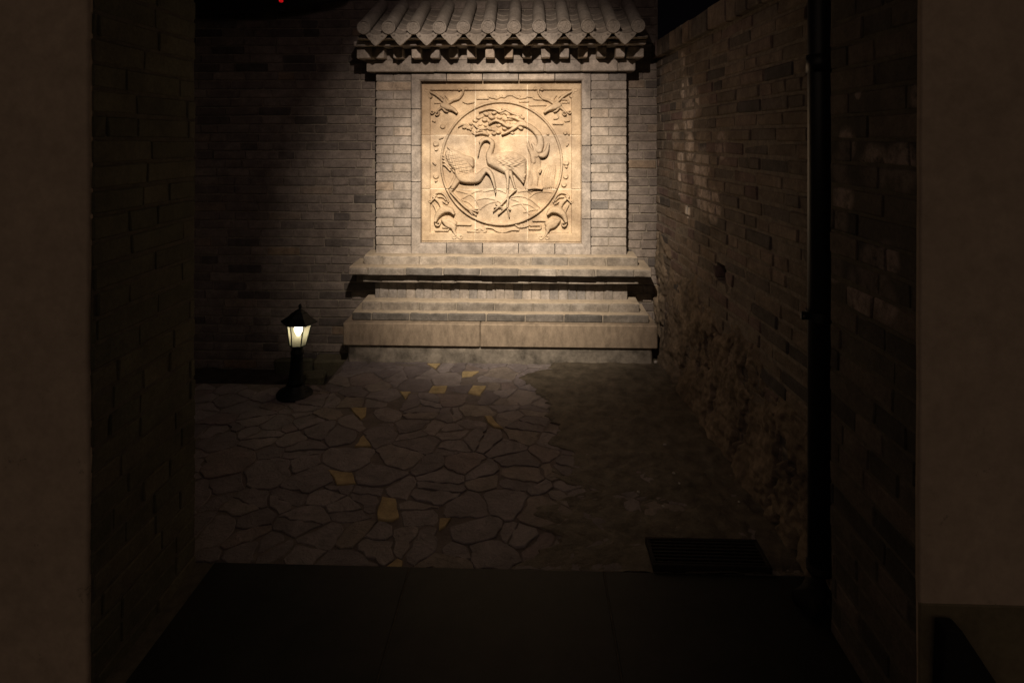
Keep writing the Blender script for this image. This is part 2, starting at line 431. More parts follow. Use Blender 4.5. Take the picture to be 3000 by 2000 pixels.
b = MB(); b.cbox(-3.8, 3.4, 1.60, 2.05, 3.502, 5.2, .01); adopt(b.build('wall', M['pier_brick']), lt)  # unseen upper part of the same glow blocker
# plain black wedge-shaped solid at the foot of the right plaster wall
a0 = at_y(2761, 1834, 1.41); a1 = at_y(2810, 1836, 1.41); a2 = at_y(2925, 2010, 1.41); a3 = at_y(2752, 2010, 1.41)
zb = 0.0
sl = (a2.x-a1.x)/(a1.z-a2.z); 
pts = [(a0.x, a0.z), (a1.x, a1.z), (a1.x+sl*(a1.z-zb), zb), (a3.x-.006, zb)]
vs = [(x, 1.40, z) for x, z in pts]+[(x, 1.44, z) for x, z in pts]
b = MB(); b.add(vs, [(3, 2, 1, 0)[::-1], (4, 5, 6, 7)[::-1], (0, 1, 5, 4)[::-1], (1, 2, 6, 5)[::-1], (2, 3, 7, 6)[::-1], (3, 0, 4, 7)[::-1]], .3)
o = fix_normals(b.build('dark_wedge', plain('wedge_black', (.012, .011, .009), .9))); mod = o.modifiers.new('b', 'BEVEL'); mod.width = .005; mod.segments = 2
tag(o, 'black tapering wedge shape at the foot of the right plaster wall', 'board')

# ------------------------------------------------------------------ screen wall
sw = empty('screen_wall', ((xL+xR)/2, YP, 0))
tag(sw, 'spotlit brick screen wall with carved crane panel, tiled eave and stepped stone base', 'screen wall')
def part(mb, name, m, smooth=False, parent=None):
    return adopt(mb.build(name, m, smooth=smooth), sw)
def sub(o, parent): 
    o.parent = parent; return o          # parts are laid out in world space, so a sub-part needs no offset
zt = ZR(212, 400); zb_ = ZR(744, 400)
def course(name, p, side, za, zb, m, blen=.27, tone=None, c=.006, mortar='mortar', jit=.002, jn=.008, phase=.5, sideR=None, wash=False):
    x0, x1 = xL-side, xR+(side if sideR is None else sideR); mb = MB(); x = x0-blen*phase
    while x < x1-.001:
        a, b_ = max(x, x0), min(x+blen, x1)
        if x1-b_ < .05: b_ = x1
        mb.cbox(a+(0 if a == x0 else jn/2), b_-(0 if b_ == x1 else jn/2), YP-p+random.uniform(-.002, .002), YB-.004, za, zb, c, tone() if tone else random.random(), jit)
        x = b_ if b_ == x1 else x+blen
    o = part(mb, name, m)
    mb = MB(); mb.cbox(x0+.006, x1-.006, YP-p+.007, YB-.002, za+.002, zb-.003, .001)
    sub(mb.build('mortar', M[mortar]), o)
    if wash:          # cement wash trowelled on the top of the course
        mb = MB(); nx_ = 60; vs = []
        for i in range(nx_+1):
            x = x0+.004+(x1-x0-.008)*i/nx_; w_ = .004*math.sin(i*.7)+random.uniform(-.003, .003)
            yf = YP-p+.010+w_
            vs += [(x, yf, zb-.002), (x, yf+.006, zb+.004), (x, YP-p+.5*(p+.0), zb+.008+.3*w_), (x, YB-.005, zb+.014)]
        mb.add(vs, [(4*i+k, 4*i+k+1, 4*i+k+5, 4*i+k+4) for i in range(nx_) for k in range(3)])
        sub(fix_normals(mb.build('cement_wash', M['wash'], smooth=True)), o)
    return o
# base, from the ground up
zG = ZR(950, 418)       # granite top
mb = MB(); mb.cbox(xL-.16, xR+.155, YP-.16, YB-.003, -.1, ZR(1018, 418)-.001, .012, .5, .004)
part(mb, 'foundation', M['plinth'])
gx = at_y(1406, 1000, YP-.185).x
for nm, a, b_ in (('l', xL-.185, gx-.0015), ('r', gx+.0015, xR+.185)):
    mb = MB(); mb.cbox(a, b_, YP-.185, YB-.003, ZR(1018, 418), zG, .007, .5, .001)
    part(mb, 'granite_block', M['granite'])
zA = ZR(922, 413.5); zBt = ZR(889, 407.7)
course('plinth_course', .135, .135, zG+.001, zA, M['ledge_brick'], .275, lambda: random.uniform(0, .4), wash=True)
course('plinth_course', .08, .08, zA+.001, zBt, M['ledge_brick'], .275, lambda: random.uniform(.35, .8), wash=True)
zC0 = ZR(831.5, 408); zE0 = ZR(810, 415); zE1 = ZR(788, 415); zD1 = ZR(754, 406.7)
# recessed band of upright bricks
course('soldier_course', .0, .006, zBt+.001, zC0, M['screen_brick'], .066, lambda: random.uniform(.1, .8), c=.003, jn=.005, jit=.001)
course('ledge_course', .085, .075, zC0+.001, zE0, M['ledge_brick'], .27, lambda: random.uniform(.5, 1), jit=.003)
course('ledge_course', .155, .155, zE0+.001, zE1, M['ledge_brick'], .27, lambda: random.uniform(.3, .85), jit=.003, sideR=.15, wash=True)
course('ledge_course', .07, .07, zE1+.001, zD1, M['ledge_brick'], .27, lambda: random.uniform(.35, .95), jit=.003, wash=True)
# brick piers left and right of the panel
zp0 = zD1+.001
nC = 20; ch = (zt-zp0)/nC
fxL = at_y(1203.5, 500, YP).x; fxR = at_y(1732, 500, YP).x
for (a, b_) in ((xL, fxL), (fxR, xR)):
    mb = MB(); w = b_-a
    for k in range(nC):
        z0 = zp0+k*ch; j = .007
        parts_ = [(a, b_)] if k % 2 == 0 else [(a, (a+b_)/2), ((a+b_)/2, b_)]
        for (p, q) in parts_:
            t = random.uniform(.35, .95) if random.random() > .06 else random.uniform(0, .15)
            mb.cbox(p+(0 if p == a else j/2), q-(0 if q == b_ else j/2), YP+random.uniform(-.0015, .0015), YB-.002, z0+j/2, z0+ch-j/2, .004, t, .0013)
    o = part(mb, 'brick_pier', M['screen_brick'])
    mb = MB(); mb.cbox(a+.007, b_-.003, YP+.007, YB-.003, zp0, zt, .001)
    sub(mb.build('mortar', M['mortar']), o)
# core behind the panel
mb = MB(); mb.cbox(fxL-.01, fxR+.01, YP+.088, YB-.004, zp0, zt+.0, .001); part(mb, 'core', M['mortar'])
# moulded frame: mitred boards sloping towards the panel
px0 = at_y(1231, 500, YP).x; px1 = at_y(1705, 500, YP).x; pz1 = ZR(236.5, 400); pz0 = ZR(715, 400)
def frame_side(o0, o1, i0, i1, n, name='frame_board'):
    """prism pieces between outer edge o0-o1 and inner edge i0-i1 (x,z pairs)"""
    mb = MB(); g = .003
    O0, O1, I0, I1 = (Vector((p[0], 0, p[1])) for p in (o0, o1, i0, i1))
    for k in range(n):
        a, b_ = k/n, (k+1)/n; ln = (O1-O0).length; ea = g/ln if k else 0; eb = g/ln if k < n-1 else 0
        def P(t, s, y):
            Op = O0+(O1-O0)*t
            if t <= 0: Ip = I0
            elif t >= 1: Ip = I1
            else:
                dd = (O1-O0).normalized(); Ip = I0+dd*((Op-I0).dot(dd))
            q = Op+(Ip-Op)*s; return (q.x, y, q.z)
        ya = YP-.006+random.uniform(-.002, .002)
        ta, tb = a+ea, b_-eb
        vs = []
        for t in (ta, tb):
            vs += [P(t, .06, YP+.09), P(t, .06, ya+.004), P(t, .13, ya), P(t, .80, ya), P(t, .88, ya+.004), P(t, 1, ya+.012), P(t, 1, YP+.09)]
        n_ = 7; fs = [(i, i+1, i+8, i+7) for i in range(6)]+[tuple(range(7))[::-1], tuple(range(7, 14))]
        mb.add(vs, fs, random.uniform(.35, .95))
    return fix_normals(part(mb, name, M['screen_brick']))
frame_side((fxL, zt), (fxR, zt), (px0, pz1), (px1, pz1), 5)
frame_side((fxL, zp0), (fxR, zp0), (px0, pz0), (px1, pz0), 5)
frame_side((fxL, zp0), (fxL, zt), (px0, pz0), (px0, pz1), 5)
frame_side((fxR, zp0), (fxR, zt), (px1, pz0), (px1, pz1), 5)

# ------------------------------------------------------------------ carved panel as relief geometry
G = 400
U0, U1, V0, V1 = 97.0, 1584.0, 52.0, 1553.0       # drawing units of the carving
ux = np.linspace(U0, U1, G+1); vy = np.linspace(V0, V1, G+1)
XX, YY = np.meshgrid(ux, vy)
H = np.zeros_like(XX); ID = np.zeros(XX.shape, int)
def up(h, i, add=False):
    global H, ID
    m_ = h > .6
    if add: H = H+h
    else:
        w = (h > H) & m_; H = np.maximum(H, h); 
        if i: ID[w] = i
def seg_d(x0, y0, r0, x1, y1, r1):
    dx, dy = x1-x0, y1-y0; l2 = dx*dx+dy*dy+1e-6
    t = np.clip(((XX-x0)*dx+(YY-y0)*dy)/l2, 0, 1)
    return np.hypot(XX-x0-t*dx, YY-y0-t*dy)/(r0+(r1-r0)*t)
def smooth_path(pts, n=5):
    out = []
    for i in range(len(pts)-1):
        p0 = pts[max(i-1, 0)]; p1 = pts[i]; p2 = pts[i+1]; p3 = pts[min(i+2, len(pts)-1)]
        for k in range(n):
            t = k/n
            out.append(tuple(.5*((2*b)+(-a+c)*t+(2*a-5*b+4*c-e)*t*t+(-a+3*b-3*c+e)*t**3) for a, b, c, e in zip(p0, p1, p2, p3)))
    out.append(pts[-1]); return out
def stroke(pts, h, i, n=5, pw=4, rmin=5):
    """a carved limb: pts are (x, y, radius)"""
    p = smooth_path([tuple(q) for q in pts], n) if len(pts) > 2 else pts
    D = np.full(XX.shape, 9.0)
    for a, b_ in zip(p[:-1], p[1:]):
        D = np.minimum(D, seg_d(a[0], a[1], max(a[2], rmin), b_[0], b_[1], max(b_[2], rmin)))
    up(h*np.clip(1-D**pw, 0, 1)**.5, i)
def oval(cx, cy, rx, ry, ang, h, i, pw=3):
    a = R(ang); x = (XX-cx)*math.cos(a)+(YY-cy)*math.sin(a); y = -(XX-cx)*math.sin(a)+(YY-cy)*math.cos(a)
    D = np.hypot(x/rx, y/ry); up(h*np.clip(1-D**pw, 0, 1)**.5, i); return D, x, y
def poly(pts, h, i, soft=14, n=5):
    p = smooth_path([(*q, 0) for q in pts]+[(*pts[0], 0)], n)
    inside = np.zeros(XX.shape, bool); D = np.full(XX.shape, 1e9)
    for a, b_ in zip(p[:-1], p[1:]):
        if a[1] == b_[1]: continue
        c = ((a[1] > YY) != (b_[1] > YY)) & (XX < (b_[0]-a[0])*(YY-a[1])/(b_[1]-a[1]+1e-9)+a[0]); inside ^= c
        dx, dy = b_[0]-a[0], b_[1]-a[1]; t = np.clip(((XX-a[0])*dx+(YY-a[1])*dy)/(dx*dx+dy*dy+1e-6), 0, 1)
        D = np.minimum(D, np.hypot(XX-a[0]-t*dx, YY-a[1]-t*dy))
    e = np.clip(D/soft, 0, 1); up(np.where(inside, h*(1-(1-e)**2)**.5, 0), i); return inside, D
def curl(cx, cy, r, a0, turns, w, h, i, sgn=1):
    pts = []
    for k in range(14):
        t = k/13; a = R(a0)+sgn*turns*2*math.pi*t; q = r*(1-.75*t)
        pts.append((cx+q*math.cos(a), cy+q*math.sin(a), w*(1-.3*t)))
    stroke(pts, h, i, 2)
RING, CRA, CRB, TREE, ORN, CLD = 1, 2, 3, 4, 5, 9
# ground planes of the panel (mm)
fx = np.minimum(XX-186, 1484-XX); fy = np.minimum(YY-150, 1458-YY)
edge = np.minimum(fx, fy)
base = np.where(edge > 0, 0, np.clip(-edge/7, 0, 1)*13.0)
o_ = np.minimum(np.minimum(XX-112, 1566-XX), np.minimum(YY-100, 1530-YY)); base = base-np.clip(-o_/10, 0, 1)*4.5*(o_ < 0)
H = base.copy()
cr = np.hypot((XX-842)/556, (YY-817)/564)
ringh = 15*np.clip(1-(np.abs(cr-1)/.021)**3, 0, 1)**.5
up(ringh, RING)
H = np.where((cr < .98) & (edge > 0), H+1.0, H)
# --- far hill, waves
poly([(1215, 800), (1290, 760), (1340, 820), (1350, 900), (1330, 980), (1290, 1048), (1190, 1050), (1190, 930)], 7, 0, 40)
for k in range(6): stroke([(1225+k*20, 1040, 5), (1215+k*22, 960, 6), (1235+k*20, 890, 5), (1270+k*12, 830, 4)], 10-k*.4, 0)
for w in ([(430, 1075), (500, 1090), (575, 1120), (620, 1180), (650, 1240)], [(470, 1150), (540, 1110), (600, 1080), (650, 1070)], [(480, 1160), (540, 1180), (590, 1230)],
          [(600, 1160), (700, 1140), (800, 1160), (860, 1200)], [(640, 1240), (720, 1190), (800, 1170)], [(680, 1080), (800, 1060), (880, 1090)],
          [(920, 1135), (1000, 1120), (1090, 1140), (1150, 1180), (1200, 1225)], [(940, 1210), (1010, 1190), (1100, 1200), (1170, 1245)], [(1085, 1145), (1150, 1095), (1220, 1078), (1310, 1085)],
          [(940, 1150), (1000, 1170), (1060, 1230), (1100, 1290)], [(1000, 1080), (1080, 1075), (1120, 1100)], [(1050, 1270), (1120, 1250), (1180, 1240)]):
    stroke([(x, y, 8) for x, y in w], 5.5, CLD, 4)
# --- pine
for pts, h in (([(1185, 690, 40), (1203, 640, 34), (1190, 570, 30), (1130, 500, 26), (1060, 462, 24), (1000, 458, 22)], 22), ([(1105, 1045, 44), (1140, 960, 50), (1155, 860, 52), (1160, 770, 46), (1180, 690, 42)], 11),
               ([(1140, 800, 26), (1125, 730, 22), (1095, 670, 16), (1085, 620, 10)], 17), ([(1165, 745, 26), (1150, 680, 20), (1130, 640, 12)], 17),
               ([(1195, 900, 12), (1205, 880, 12)], 24), ([(1110, 1030, 9), (1125, 960, 9), (1120, 880, 8), (1135, 800, 8)], 15), ([(1165, 1030, 8), (1172, 950, 9), (1165, 860, 8)], 14),
               ([(1200, 745, 20), (1235, 740, 28), (1262, 700, 20), (1275, 640, 10)], 27), ([(1010, 455, 22), (950, 500, 17), (900, 530, 13), (850, 552, 8)], 24),
               ([(960, 470, 20), (900, 475, 18), (850, 445, 17), (790, 425, 13), (730, 455, 9)], 25), ([(1050, 440, 18), (1000, 415, 15), (960, 400, 13), (900, 390, 11)], 22),
               ([(1020, 380, 14), (980, 372, 13), (940, 358, 10), (890, 330, 12), (850, 318, 8)], 21), ([(880, 325, 10), (830, 345, 13), (780, 322, 12), (720, 318, 11), (640, 345, 7)], 20),
               ([(720, 555, 10), (660, 540, 11), (600, 555, 8)], 20), ([(700, 500, 10), (640, 500, 10), (590, 465, 7)], 18), ([(560, 510, 9), (520, 465, 10), (480, 462, 9), (445, 485, 5)], 15),
               ([(1090, 1052, 12), (1150, 1040, 14), (1215, 1050, 10)], 22)):
    stroke(pts, h, TREE, 4)
rs = random.Random(3)
for (x, y, r) in [(505, 485, 26), (545, 492, 28), (590, 540, 22), (625, 520, 24), (660, 512, 24), (690, 530, 22), (735, 498, 28), (775, 508, 26), (812, 532, 26), (775, 545, 22), (640, 455, 26), (600, 425, 24), (655, 385, 28), (625, 400, 20),
                  (705, 365, 30), (752, 395, 30), (775, 355, 24), (690, 420, 26), (735, 435, 22), (852, 352, 28), (895, 360, 28), (925, 410, 26), (880, 410, 30), (830, 395, 28), (955, 388, 20), (995, 395, 24), (1020, 495, 24),
                  (942, 540, 20), (870, 500, 22), (610, 470, 20), (700, 470, 22), (560, 455, 18), (820, 470, 24), (1035, 400, 20), (905, 455, 20)]:
    D, x_, y_ = oval(x, y, r*1.15, r*.66, rs.uniform(-25, 25), 14+rs.uniform(-4, 6), TREE, 3)
    H += np.where((D < .9) & (ID == TREE), 1.6*np.sin(D*16), 0)
# --- crane B (left, head lowered)
poly([(292, 742), (330, 760), (380, 830), (430, 925), (400, 905), (360, 850), (300, 838), (318, 815), (290, 800), (312, 785)], 13, CRB, 8)
for k in range(4): stroke([(292+4*k, 742+30*k, 6), (325, 760+26*k, 9), (370, 820+22*k, 8)], 15, CRB)
stroke([(440, 900, 30), (480, 945, 50), (560, 955, 52), (620, 955, 44), (662, 915, 32), (700, 880, 26), (742, 912, 21), (766, 970, 15), (784, 1040, 10), (790, 1085, 6)], 30, CRB)
stroke([(450, 950, 34), (415, 1010, 26), (385, 1062, 14), (378, 1085, 11)], 24, CRB)
stroke([(425, 930, 22), (385, 1000, 14), (352, 1050, 9)], 15, CRB)
stroke([(372, 1078, 11), (430, 1140, 10), (490, 1200, 10), (545, 1245, 10)], 20, CRB)
for a in ((610, 1295), (625, 1262), (575, 1290), (622, 1240)): stroke([(540, 1240, 9), (*a, 6)], 17, CRB)
D, x_, y_ = oval(452, 815, 165, 84, 43, 33, CRB, 3.2)
wingB = (D < .95)
H += np.where(wingB, 2.6*np.sin(x_/6.5+1.6*np.sin(y_/8.0))*np.cos(y_/7), 0)
poly([(335, 665), (400, 690), (500, 740), (585, 770), (585, 860), (500, 800), (400, 740)], 26, CRB, 20)
# --- crane A (middle, looking down)
poly([(718, 740), (760, 730), (840, 715), (960, 715), (1060, 770), (1075, 850), (1068, 960), (1045, 1002), (985, 950), (930, 895), (880, 915), (800, 880), (735, 845), (706, 800)], 28, CRA, 42)
stroke([(745, 800, 40), (732, 740, 33), (752, 680, 25), (758, 630, 23), (722, 597, 19), (676, 603, 19), (652, 645, 11), (636, 700, 8), (628, 752, 5)], 27, CRA)
stroke([(672, 606, 20), (650, 622, 15)], 27, CRA)
D, x_, y_ = oval(935, 795, 140, 72, 3, 36, CRA, 4)
H += np.where(D < .95, 2.6*np.sin(x_/9+1.2*np.cos(y_/7))*np.sin(y_/7.5), 0)
for k in range(4): stroke([(950+20*k, 880, 12), (1000+16*k, 930, 12), (1046+6*k, 992-24*k, 8)], 26, CRA)
stroke([(895, 890, 30), (902, 960, 16), (902, 1050, 11), (904, 1150, 10), (898, 1215, 11)], 26, CRA)
stroke([(925, 900, 20), (945, 970, 12), (968, 1045, 10), (975, 1058, 11)], 20, CRA)
stroke([(975, 1060, 11), (930, 1100, 10), (870, 1165, 9), (822, 1215, 10)], 20, CRA)
for a in ((768, 1262), (792, 1190), (850, 1225), (775, 1225)): stroke([(820, 1215, 9), (*a, 5)], 17, CRA)
for a in ((915, 1308), (815, 1288), (845, 1240), (925, 1245)): stroke([(896, 1215, 10), (*a, 6)], 18, CRA)
# --- bats and scrolls in the corners
def mir(pts): return [(1672-p[0], *p[1:]) for p in pts]
top = [([(300, 285, 26), (340, 300, 30), (395, 322, 20), (432, 352, 10)], 24), ([(355, 265, 14), (400, 238, 12), (450, 222, 11), (484, 180, 10), (490, 140, 10)], 18),
       ([(345, 285, 16), (300, 240, 12), (240, 190, 12), (185, 162, 11)], 17), ([(330, 262, 8), (310, 220, 7), (270, 190, 6)], 10), ([(350, 262, 6), (345, 225, 6), (320, 195, 5)], 9),
       ([(290, 300, 16), (262, 325, 12), (240, 350, 10)], 18), ([(290, 295, 12), (320, 335, 10), (345, 345, 7)], 18), ([(165, 170, 9), (195, 205, 9)], 15), ([(225, 265, 6), (270, 262, 6)], 8)]
bot = [([(405, 1282, 10), (372, 1248, 26), (310, 1246, 36), (258, 1290, 28), (236, 1345, 18)], 26), ([(300, 1340, 16), (345, 1378, 30), (395, 1400, 30), (405, 1440, 16), (425, 1480, 10)], 19),
       ([(330, 1350, 22), (370, 1350, 26), (410, 1372, 22)], 17), ([(212, 1125, 10), (235, 1096, 10), (285, 1088, 10), (325, 1120, 9), (352, 1175, 8)], 13), ([(240, 1150, 14), (275, 1180, 22), (290, 1215, 20)], 14),
       ([(255, 1128, 7), (300, 1130, 7), (330, 1160, 6)], 12), ([(250, 1165, 6), (290, 1165, 7), (340, 1195, 6)], 13), ([(215, 1200, 12), (235, 1240, 12), (245, 1280, 10)], 10), ([(195, 1165, 9), (225, 1140, 10)], 17)]
for s_, base_id in ((0, 5), (1, 6)):
    for p, h in top: stroke(mir(p) if s_ else p, h, base_id, 4)
    for (cx, cy, r, a0, sg) in ((150, 140, 22, 60, 1), (520, 133, 22, 180, 1), (458, 140, 20, 0, -1), (245, 362, 22, -40, 1), (200, 345, 20, 0, 1), (183, 205, 12, 0, 1)):
        if s_: curl(1672-cx, cy, r, 180-a0, .9, 7, 16, base_id, -sg)
        else: curl(cx, cy, r, a0, .9, 7, 16, base_id, sg)
for s_, base_id in ((0, 7), (1, 8)):
    for p, h in bot: stroke(mir(p) if s_ else p, h, base_id, 4)
    for (cx, cy, r, a0, sg) in ((258, 1372, 26, 180, -1), (182, 1163, 18, 0, 1), (218, 1118, 16, 0, 1), (405, 1492, 22, 0, 1), (468, 1490, 26, 180, -1)):
        if s_: curl(1672-cx, cy, r, 180-a0, .9, 8, 17, base_id, -sg)
        else: curl(cx, cy, r, a0, .9, 8, 17, base_id, sg)
# --- small clouds, rosettes and bands
for p in ([(725, 205), (760, 215), (800, 222), (840, 205), (870, 210), (900, 192), (950, 192), (975, 210), (1020, 222), (1070, 212)], [(620, 225), (720, 222)], [(1090, 205), (1130, 210), (1150, 228), (1230, 232)],
          [(490, 250), (530, 265), (585, 255)], [(1100, 285), (1250, 283)], [(1010, 250), (1090, 250)], [(430, 1385), (560, 1385)], [(232, 1440), (345, 1440)], [(345, 1440), (352, 1415), (300, 1410)],
          [(530, 1445), (600, 1448), (650, 1452), (700, 1445), (690, 1412), (760, 1415), (800, 1440), (850, 1452), (900, 1438)], [(600, 1430), (640, 1420), (680, 1435)], [(975, 1385), (1010, 1405), (1060, 1400), (1090, 1390)],
          [(1135, 1345), (1250, 1345)], [(1110, 1388), (1200, 1385)], [(1100, 1420), (1195, 1420), (1205, 1395)], [(1310, 1453), (1450, 1453)], [(1330, 410), (1362, 400), (1365, 360)], [(1320, 455), (1405, 457)], [(1430, 432), (1465, 428)],
          [(205, 425), (225, 433)], [(1400, 232), (1450, 235), (1462, 260)], [(210, 810), (230, 830)], [(1445, 655), (1455, 640)], [(270, 590), (300, 580)], [(880, 1450), (940, 1430), (1000, 1432)]):
    stroke([(x, y, 9) for x, y in p], 9.5, CLD, 3)
for (x, y, r) in ((235, 640, 30), (238, 690, 18), (235, 940, 28), (236, 980, 14), (298, 480, 26), (1438, 815, 30), (1440, 850, 14), (1435, 940, 26), (1418, 1015, 26), (1430, 540, 20), (1462, 550, 12), (1270, 552, 14), (780, 210, 22), (840, 200, 18), (1000, 208, 20), (640, 1440, 20), (850, 1445, 22), (1030, 1395, 22)):
    D, x_, y_ = oval(x, y, r, r*.9, 0, 11, CLD, 3)
    H += np.where(D < .92, 1.8*np.cos(D*11), 0)
# chisel unevenness
H += rng.normal(0, .4, H.shape)
wob = .8*np.sin(XX/63+1.3*np.sin(YY/47))+.7*np.sin(YY/38+np.cos(XX/91)); H += wob*.6
# joints between the nine stones
jx = np.minimum(np.abs(XX-597-2*np.sin(YY/90)), np.abs(XX-1080-2*np.sin(YY/70+1)))
jy = np.minimum(np.abs(YY-561-2*np.sin(XX/80)), np.abs(YY-1057-2*np.sin(XX/95+2)))
jn = np.minimum(jx, jy) < 3.0
H = np.where(jn, np.minimum(H, H*.35+2.5), H)
tile_i = (XX > 597).astype(int)+(XX > 1080)+3*((YY > 561).astype(int)+(YY > 1057))
tones = np.array([.22, .42, .34, .55, .62, .58, .48, .6, .45])
TN = tones[tile_i]+.16*np.sin(XX/140+2)*np.cos(YY/170)
TN = np.where(jn, 1.0, np.clip(TN, 0, .8))
PXa = px0-.006; PXb = px1+.006; PZa = pz1+.012; PZb = pz0-.006   # hidden margins slip under the frame
YF = YP+.078
def to_world(i, j):
    fx_ = (XX[i, j]-U0)/(U1-U0); fz = (YY[i, j]-V0)/(V1-V0)
    return (PXa+(PXb-PXa)*fx_, YF-H[i, j]*.0020, PZa+(PZb-PZa)*fz)
Wx = PXa+(PXb-PXa)*(XX-U0)/(U1-U0); Wz = PZa+(PZb-PZa)*(YY-V0)/(V1-V0); Wy = YF-H*.0020
panel = None
cid = ID[:-1, :-1]
names = {0: 'relief_panel', RING: 'ring', CRA: 'crane', CRB: 'crane', TREE: 'pine_tree', 5: 'scroll_ornament', 6: 'scroll_ornament', 7: 'scroll_ornament', 8: 'scroll_ornament', CLD: 'cloud_bands'}
lab = {0: 'square sandstone panel of nine carved stones', CRA: 'carved crane standing in the middle with its head bent down', CRB: 'carved crane on the left lowering its head'}
for k in range(0, 10):
    cells = np.argwhere(cid == k)
    if len(cells) == 0: continue
    vid = -np.ones(XX.shape, int); i, j = cells[:, 0], cells[:, 1]
    for di, dj in ((0, 0), (0, 1), (1, 1), (1, 0)): vid[i+di, j+dj] = 0
    used = np.argwhere(vid == 0); vid[used[:, 0], used[:, 1]] = np.arange(len(used))
    verts = np.stack([Wx[used[:, 0], used[:, 1]], Wy[used[:, 0], used[:, 1]], Wz[used[:, 0], used[:, 1]]], 1)
    faces = np.stack([vid[i, j], vid[i+1, j], vid[i+1, j+1], vid[i, j+1]], 1)
    me = bpy.data.meshes.new(names[k]); me.from_pydata(verts.tolist(), [], faces.tolist()); me.update()
    at = me.attributes.new('tone', 'FLOAT', 'FACE'); at.data.foreach_set('value', TN[i, j].astype(float))
    me.polygons.foreach_set('use_smooth', [True]*len(me.polygons)); me.materials.append(M['relief'])
    o = bpy.data.objects.new(names[k], me); COL.objects.link(o)
    if k == 0: panel = adopt(o, sw)
    else: sub(o, panel)
    if k in lab: o['label'] = lab[k]

# ------------------------------------------------------------------ cornice and eave
zL1 = ZR(175, 405); zDt = CAMH+.646; zFt = zDt+.034
course('cornice_course', .055, .055, zt+.001, zL1, M['screen_brick'], .265, lambda: random.uniform(.4, .95), jit=.0015, phase=.1)
# back of the dentil band
mb = MB(); mb.cbox(xL-.05, xR+.05, YP-.05, YB-.003, zL1+.001, zDt, .002, .6); part(mb, 'frieze', M['screen_brick'])
xs = xL-.097; xe = xR+.097; n = 16; pitch = (xe-xs-.064)/(n-1)
dm = None
for k in range(n):
    w0 = .064 if 0 < k < n-1 else .11
    a = xs+k*pitch - (.046 if k == n-1 else 0)
    mb = MB(); mb.cbox(a, a+w0, YP-.15+random.uniform(-.003, .003), YB-.004, zL1+.002, zDt-.001, .004, random.uniform(.5, .95), .0015)
    part(mb, 'dentil', M['screen_brick'])
course('eave_course', .22, .10, zDt+.001, zFt, M['screen_brick'], .265, lambda: random.uniform(.3, .8), jit=.002, phase=.3)
# roof
PITCH = R(29); YE = 3.905; cz = ZR(81, 433); sE = 433.0
RT = Matrix.Rotation(PITCH, 4, 'X')
run = (YB-.01-YE)/math.cos(PITCH)
caps_px = [1067, 1139, 1212, 1288, 1358, 1430, 1506, 1579, 1653, 1722, 1796, 1869]
capx = [at_y(p, 81, YE).x for p in caps_px]
# deck: wedge of mortar under the tiles
x0, x1 = capx[0]-.06, capx[-1]+.075
def zroof(y): return cz-.082+(y-YE)*math.tan(PITCH)
vs = []
for x in (x0, x1):
    vs += [(x, YE+.035, zroof(YE+.035)-.005), (x, YE+.035, zFt+.001), (x, YB-.003, zFt+.001), (x, YB-.003, zroof(YB))]
mb = MB(); mb.add(vs, [(0, 1, 2, 3), (7, 6, 5, 4), (0, 4, 5, 1), (1, 5, 6, 2), (2, 6, 7, 3), (3, 7, 4, 0)], .4)
fix_normals(part(mb, 'roof_bed', M['dark_mortar']))
def barrel_mesh():
    mb = MB(); n = 14; 
    for seg in range(2):
        l0 = run*seg/2-(.012 if seg else 0); l1 = run*(seg+1)/2; r0 = .0465-.0015*seg; r1 = .045-.0015*seg
        vs = []; fs = []
        for (l, r) in ((l0, r0), (l1, r1)):
            for i in range(n+1):
                a = math.pi*1.16*i/n-math.pi*.08; 
                p = RT @ Vector((r*math.cos(a), l, 0)) ; q = Vector((r*math.cos(a), l*math.cos(PITCH)-r*math.sin(a)*math.sin(PITCH), l*math.sin(PITCH)+r*math.sin(a)*math.cos(PITCH)))
                vs.append(q)
        for i in range(n): fs.append((i, i+1, n+2+i, n+1+i))
        mb.add(vs, fs, .5+.2*seg)
    return mb
def disc_mesh():
    prof = [(.0, -.012), (.008, -.012), (.011, -.0085), (.018, -.0085), (.021, -.011), (.025, -.0085), (.036, -.0085), (.039, -.013), (.045, -.013), (.047, -.010), (.047, .012), (.040, .018), (.0, .018)]
    mb = MB(Matrix.Rotation(R(90), 4, 'X') @ Matrix.Scale(-1, 4, (0, 0, 1)))
    mb.lathe([(max(r, .0004), z) for r, z in prof], 28, close=False, tone=.55)
    # petals in low relief
    for k in range(8):
        a = 2*math.pi*k/8; mb.lathe([(.0035, -.0125), (.0042, -.009)], 6, (.030*math.cos(a), .030*math.sin(a), 0), .6, mb.T)
    return mb
bmsh = barrel_mesh(); dmsh = disc_mesh(); first = None
for k, x in enumerate(capx):
    if k == 0:
        o = fix_normals(bmsh.build('barrel_tile', M['tile'], smooth=True)); dd = fix_normals(dmsh.build('tile_end', M['tile'])); bo, do = o, dd
    else:
        o = bo.copy(); COL.objects.link(o); dd = do.copy(); COL.objects.link(dd)
    dd.parent = o
    dd.location = (0, -.004, 0); dd.rotation_euler = (R(random.uniform(-4, 4)), R(random.uniform(0, 360)), 0)
    o.parent = sw; o.matrix_parent_inverse = Matrix.Translation(sw.location).inverted()
    o.location = (x, YE, cz+random.uniform(-.002, .002)); o.rotation_euler = (R(random.uniform(-1, 1)), 0, R(random.uniform(-1, 1)))
pitchx = (capx[-1]-capx[0])/11
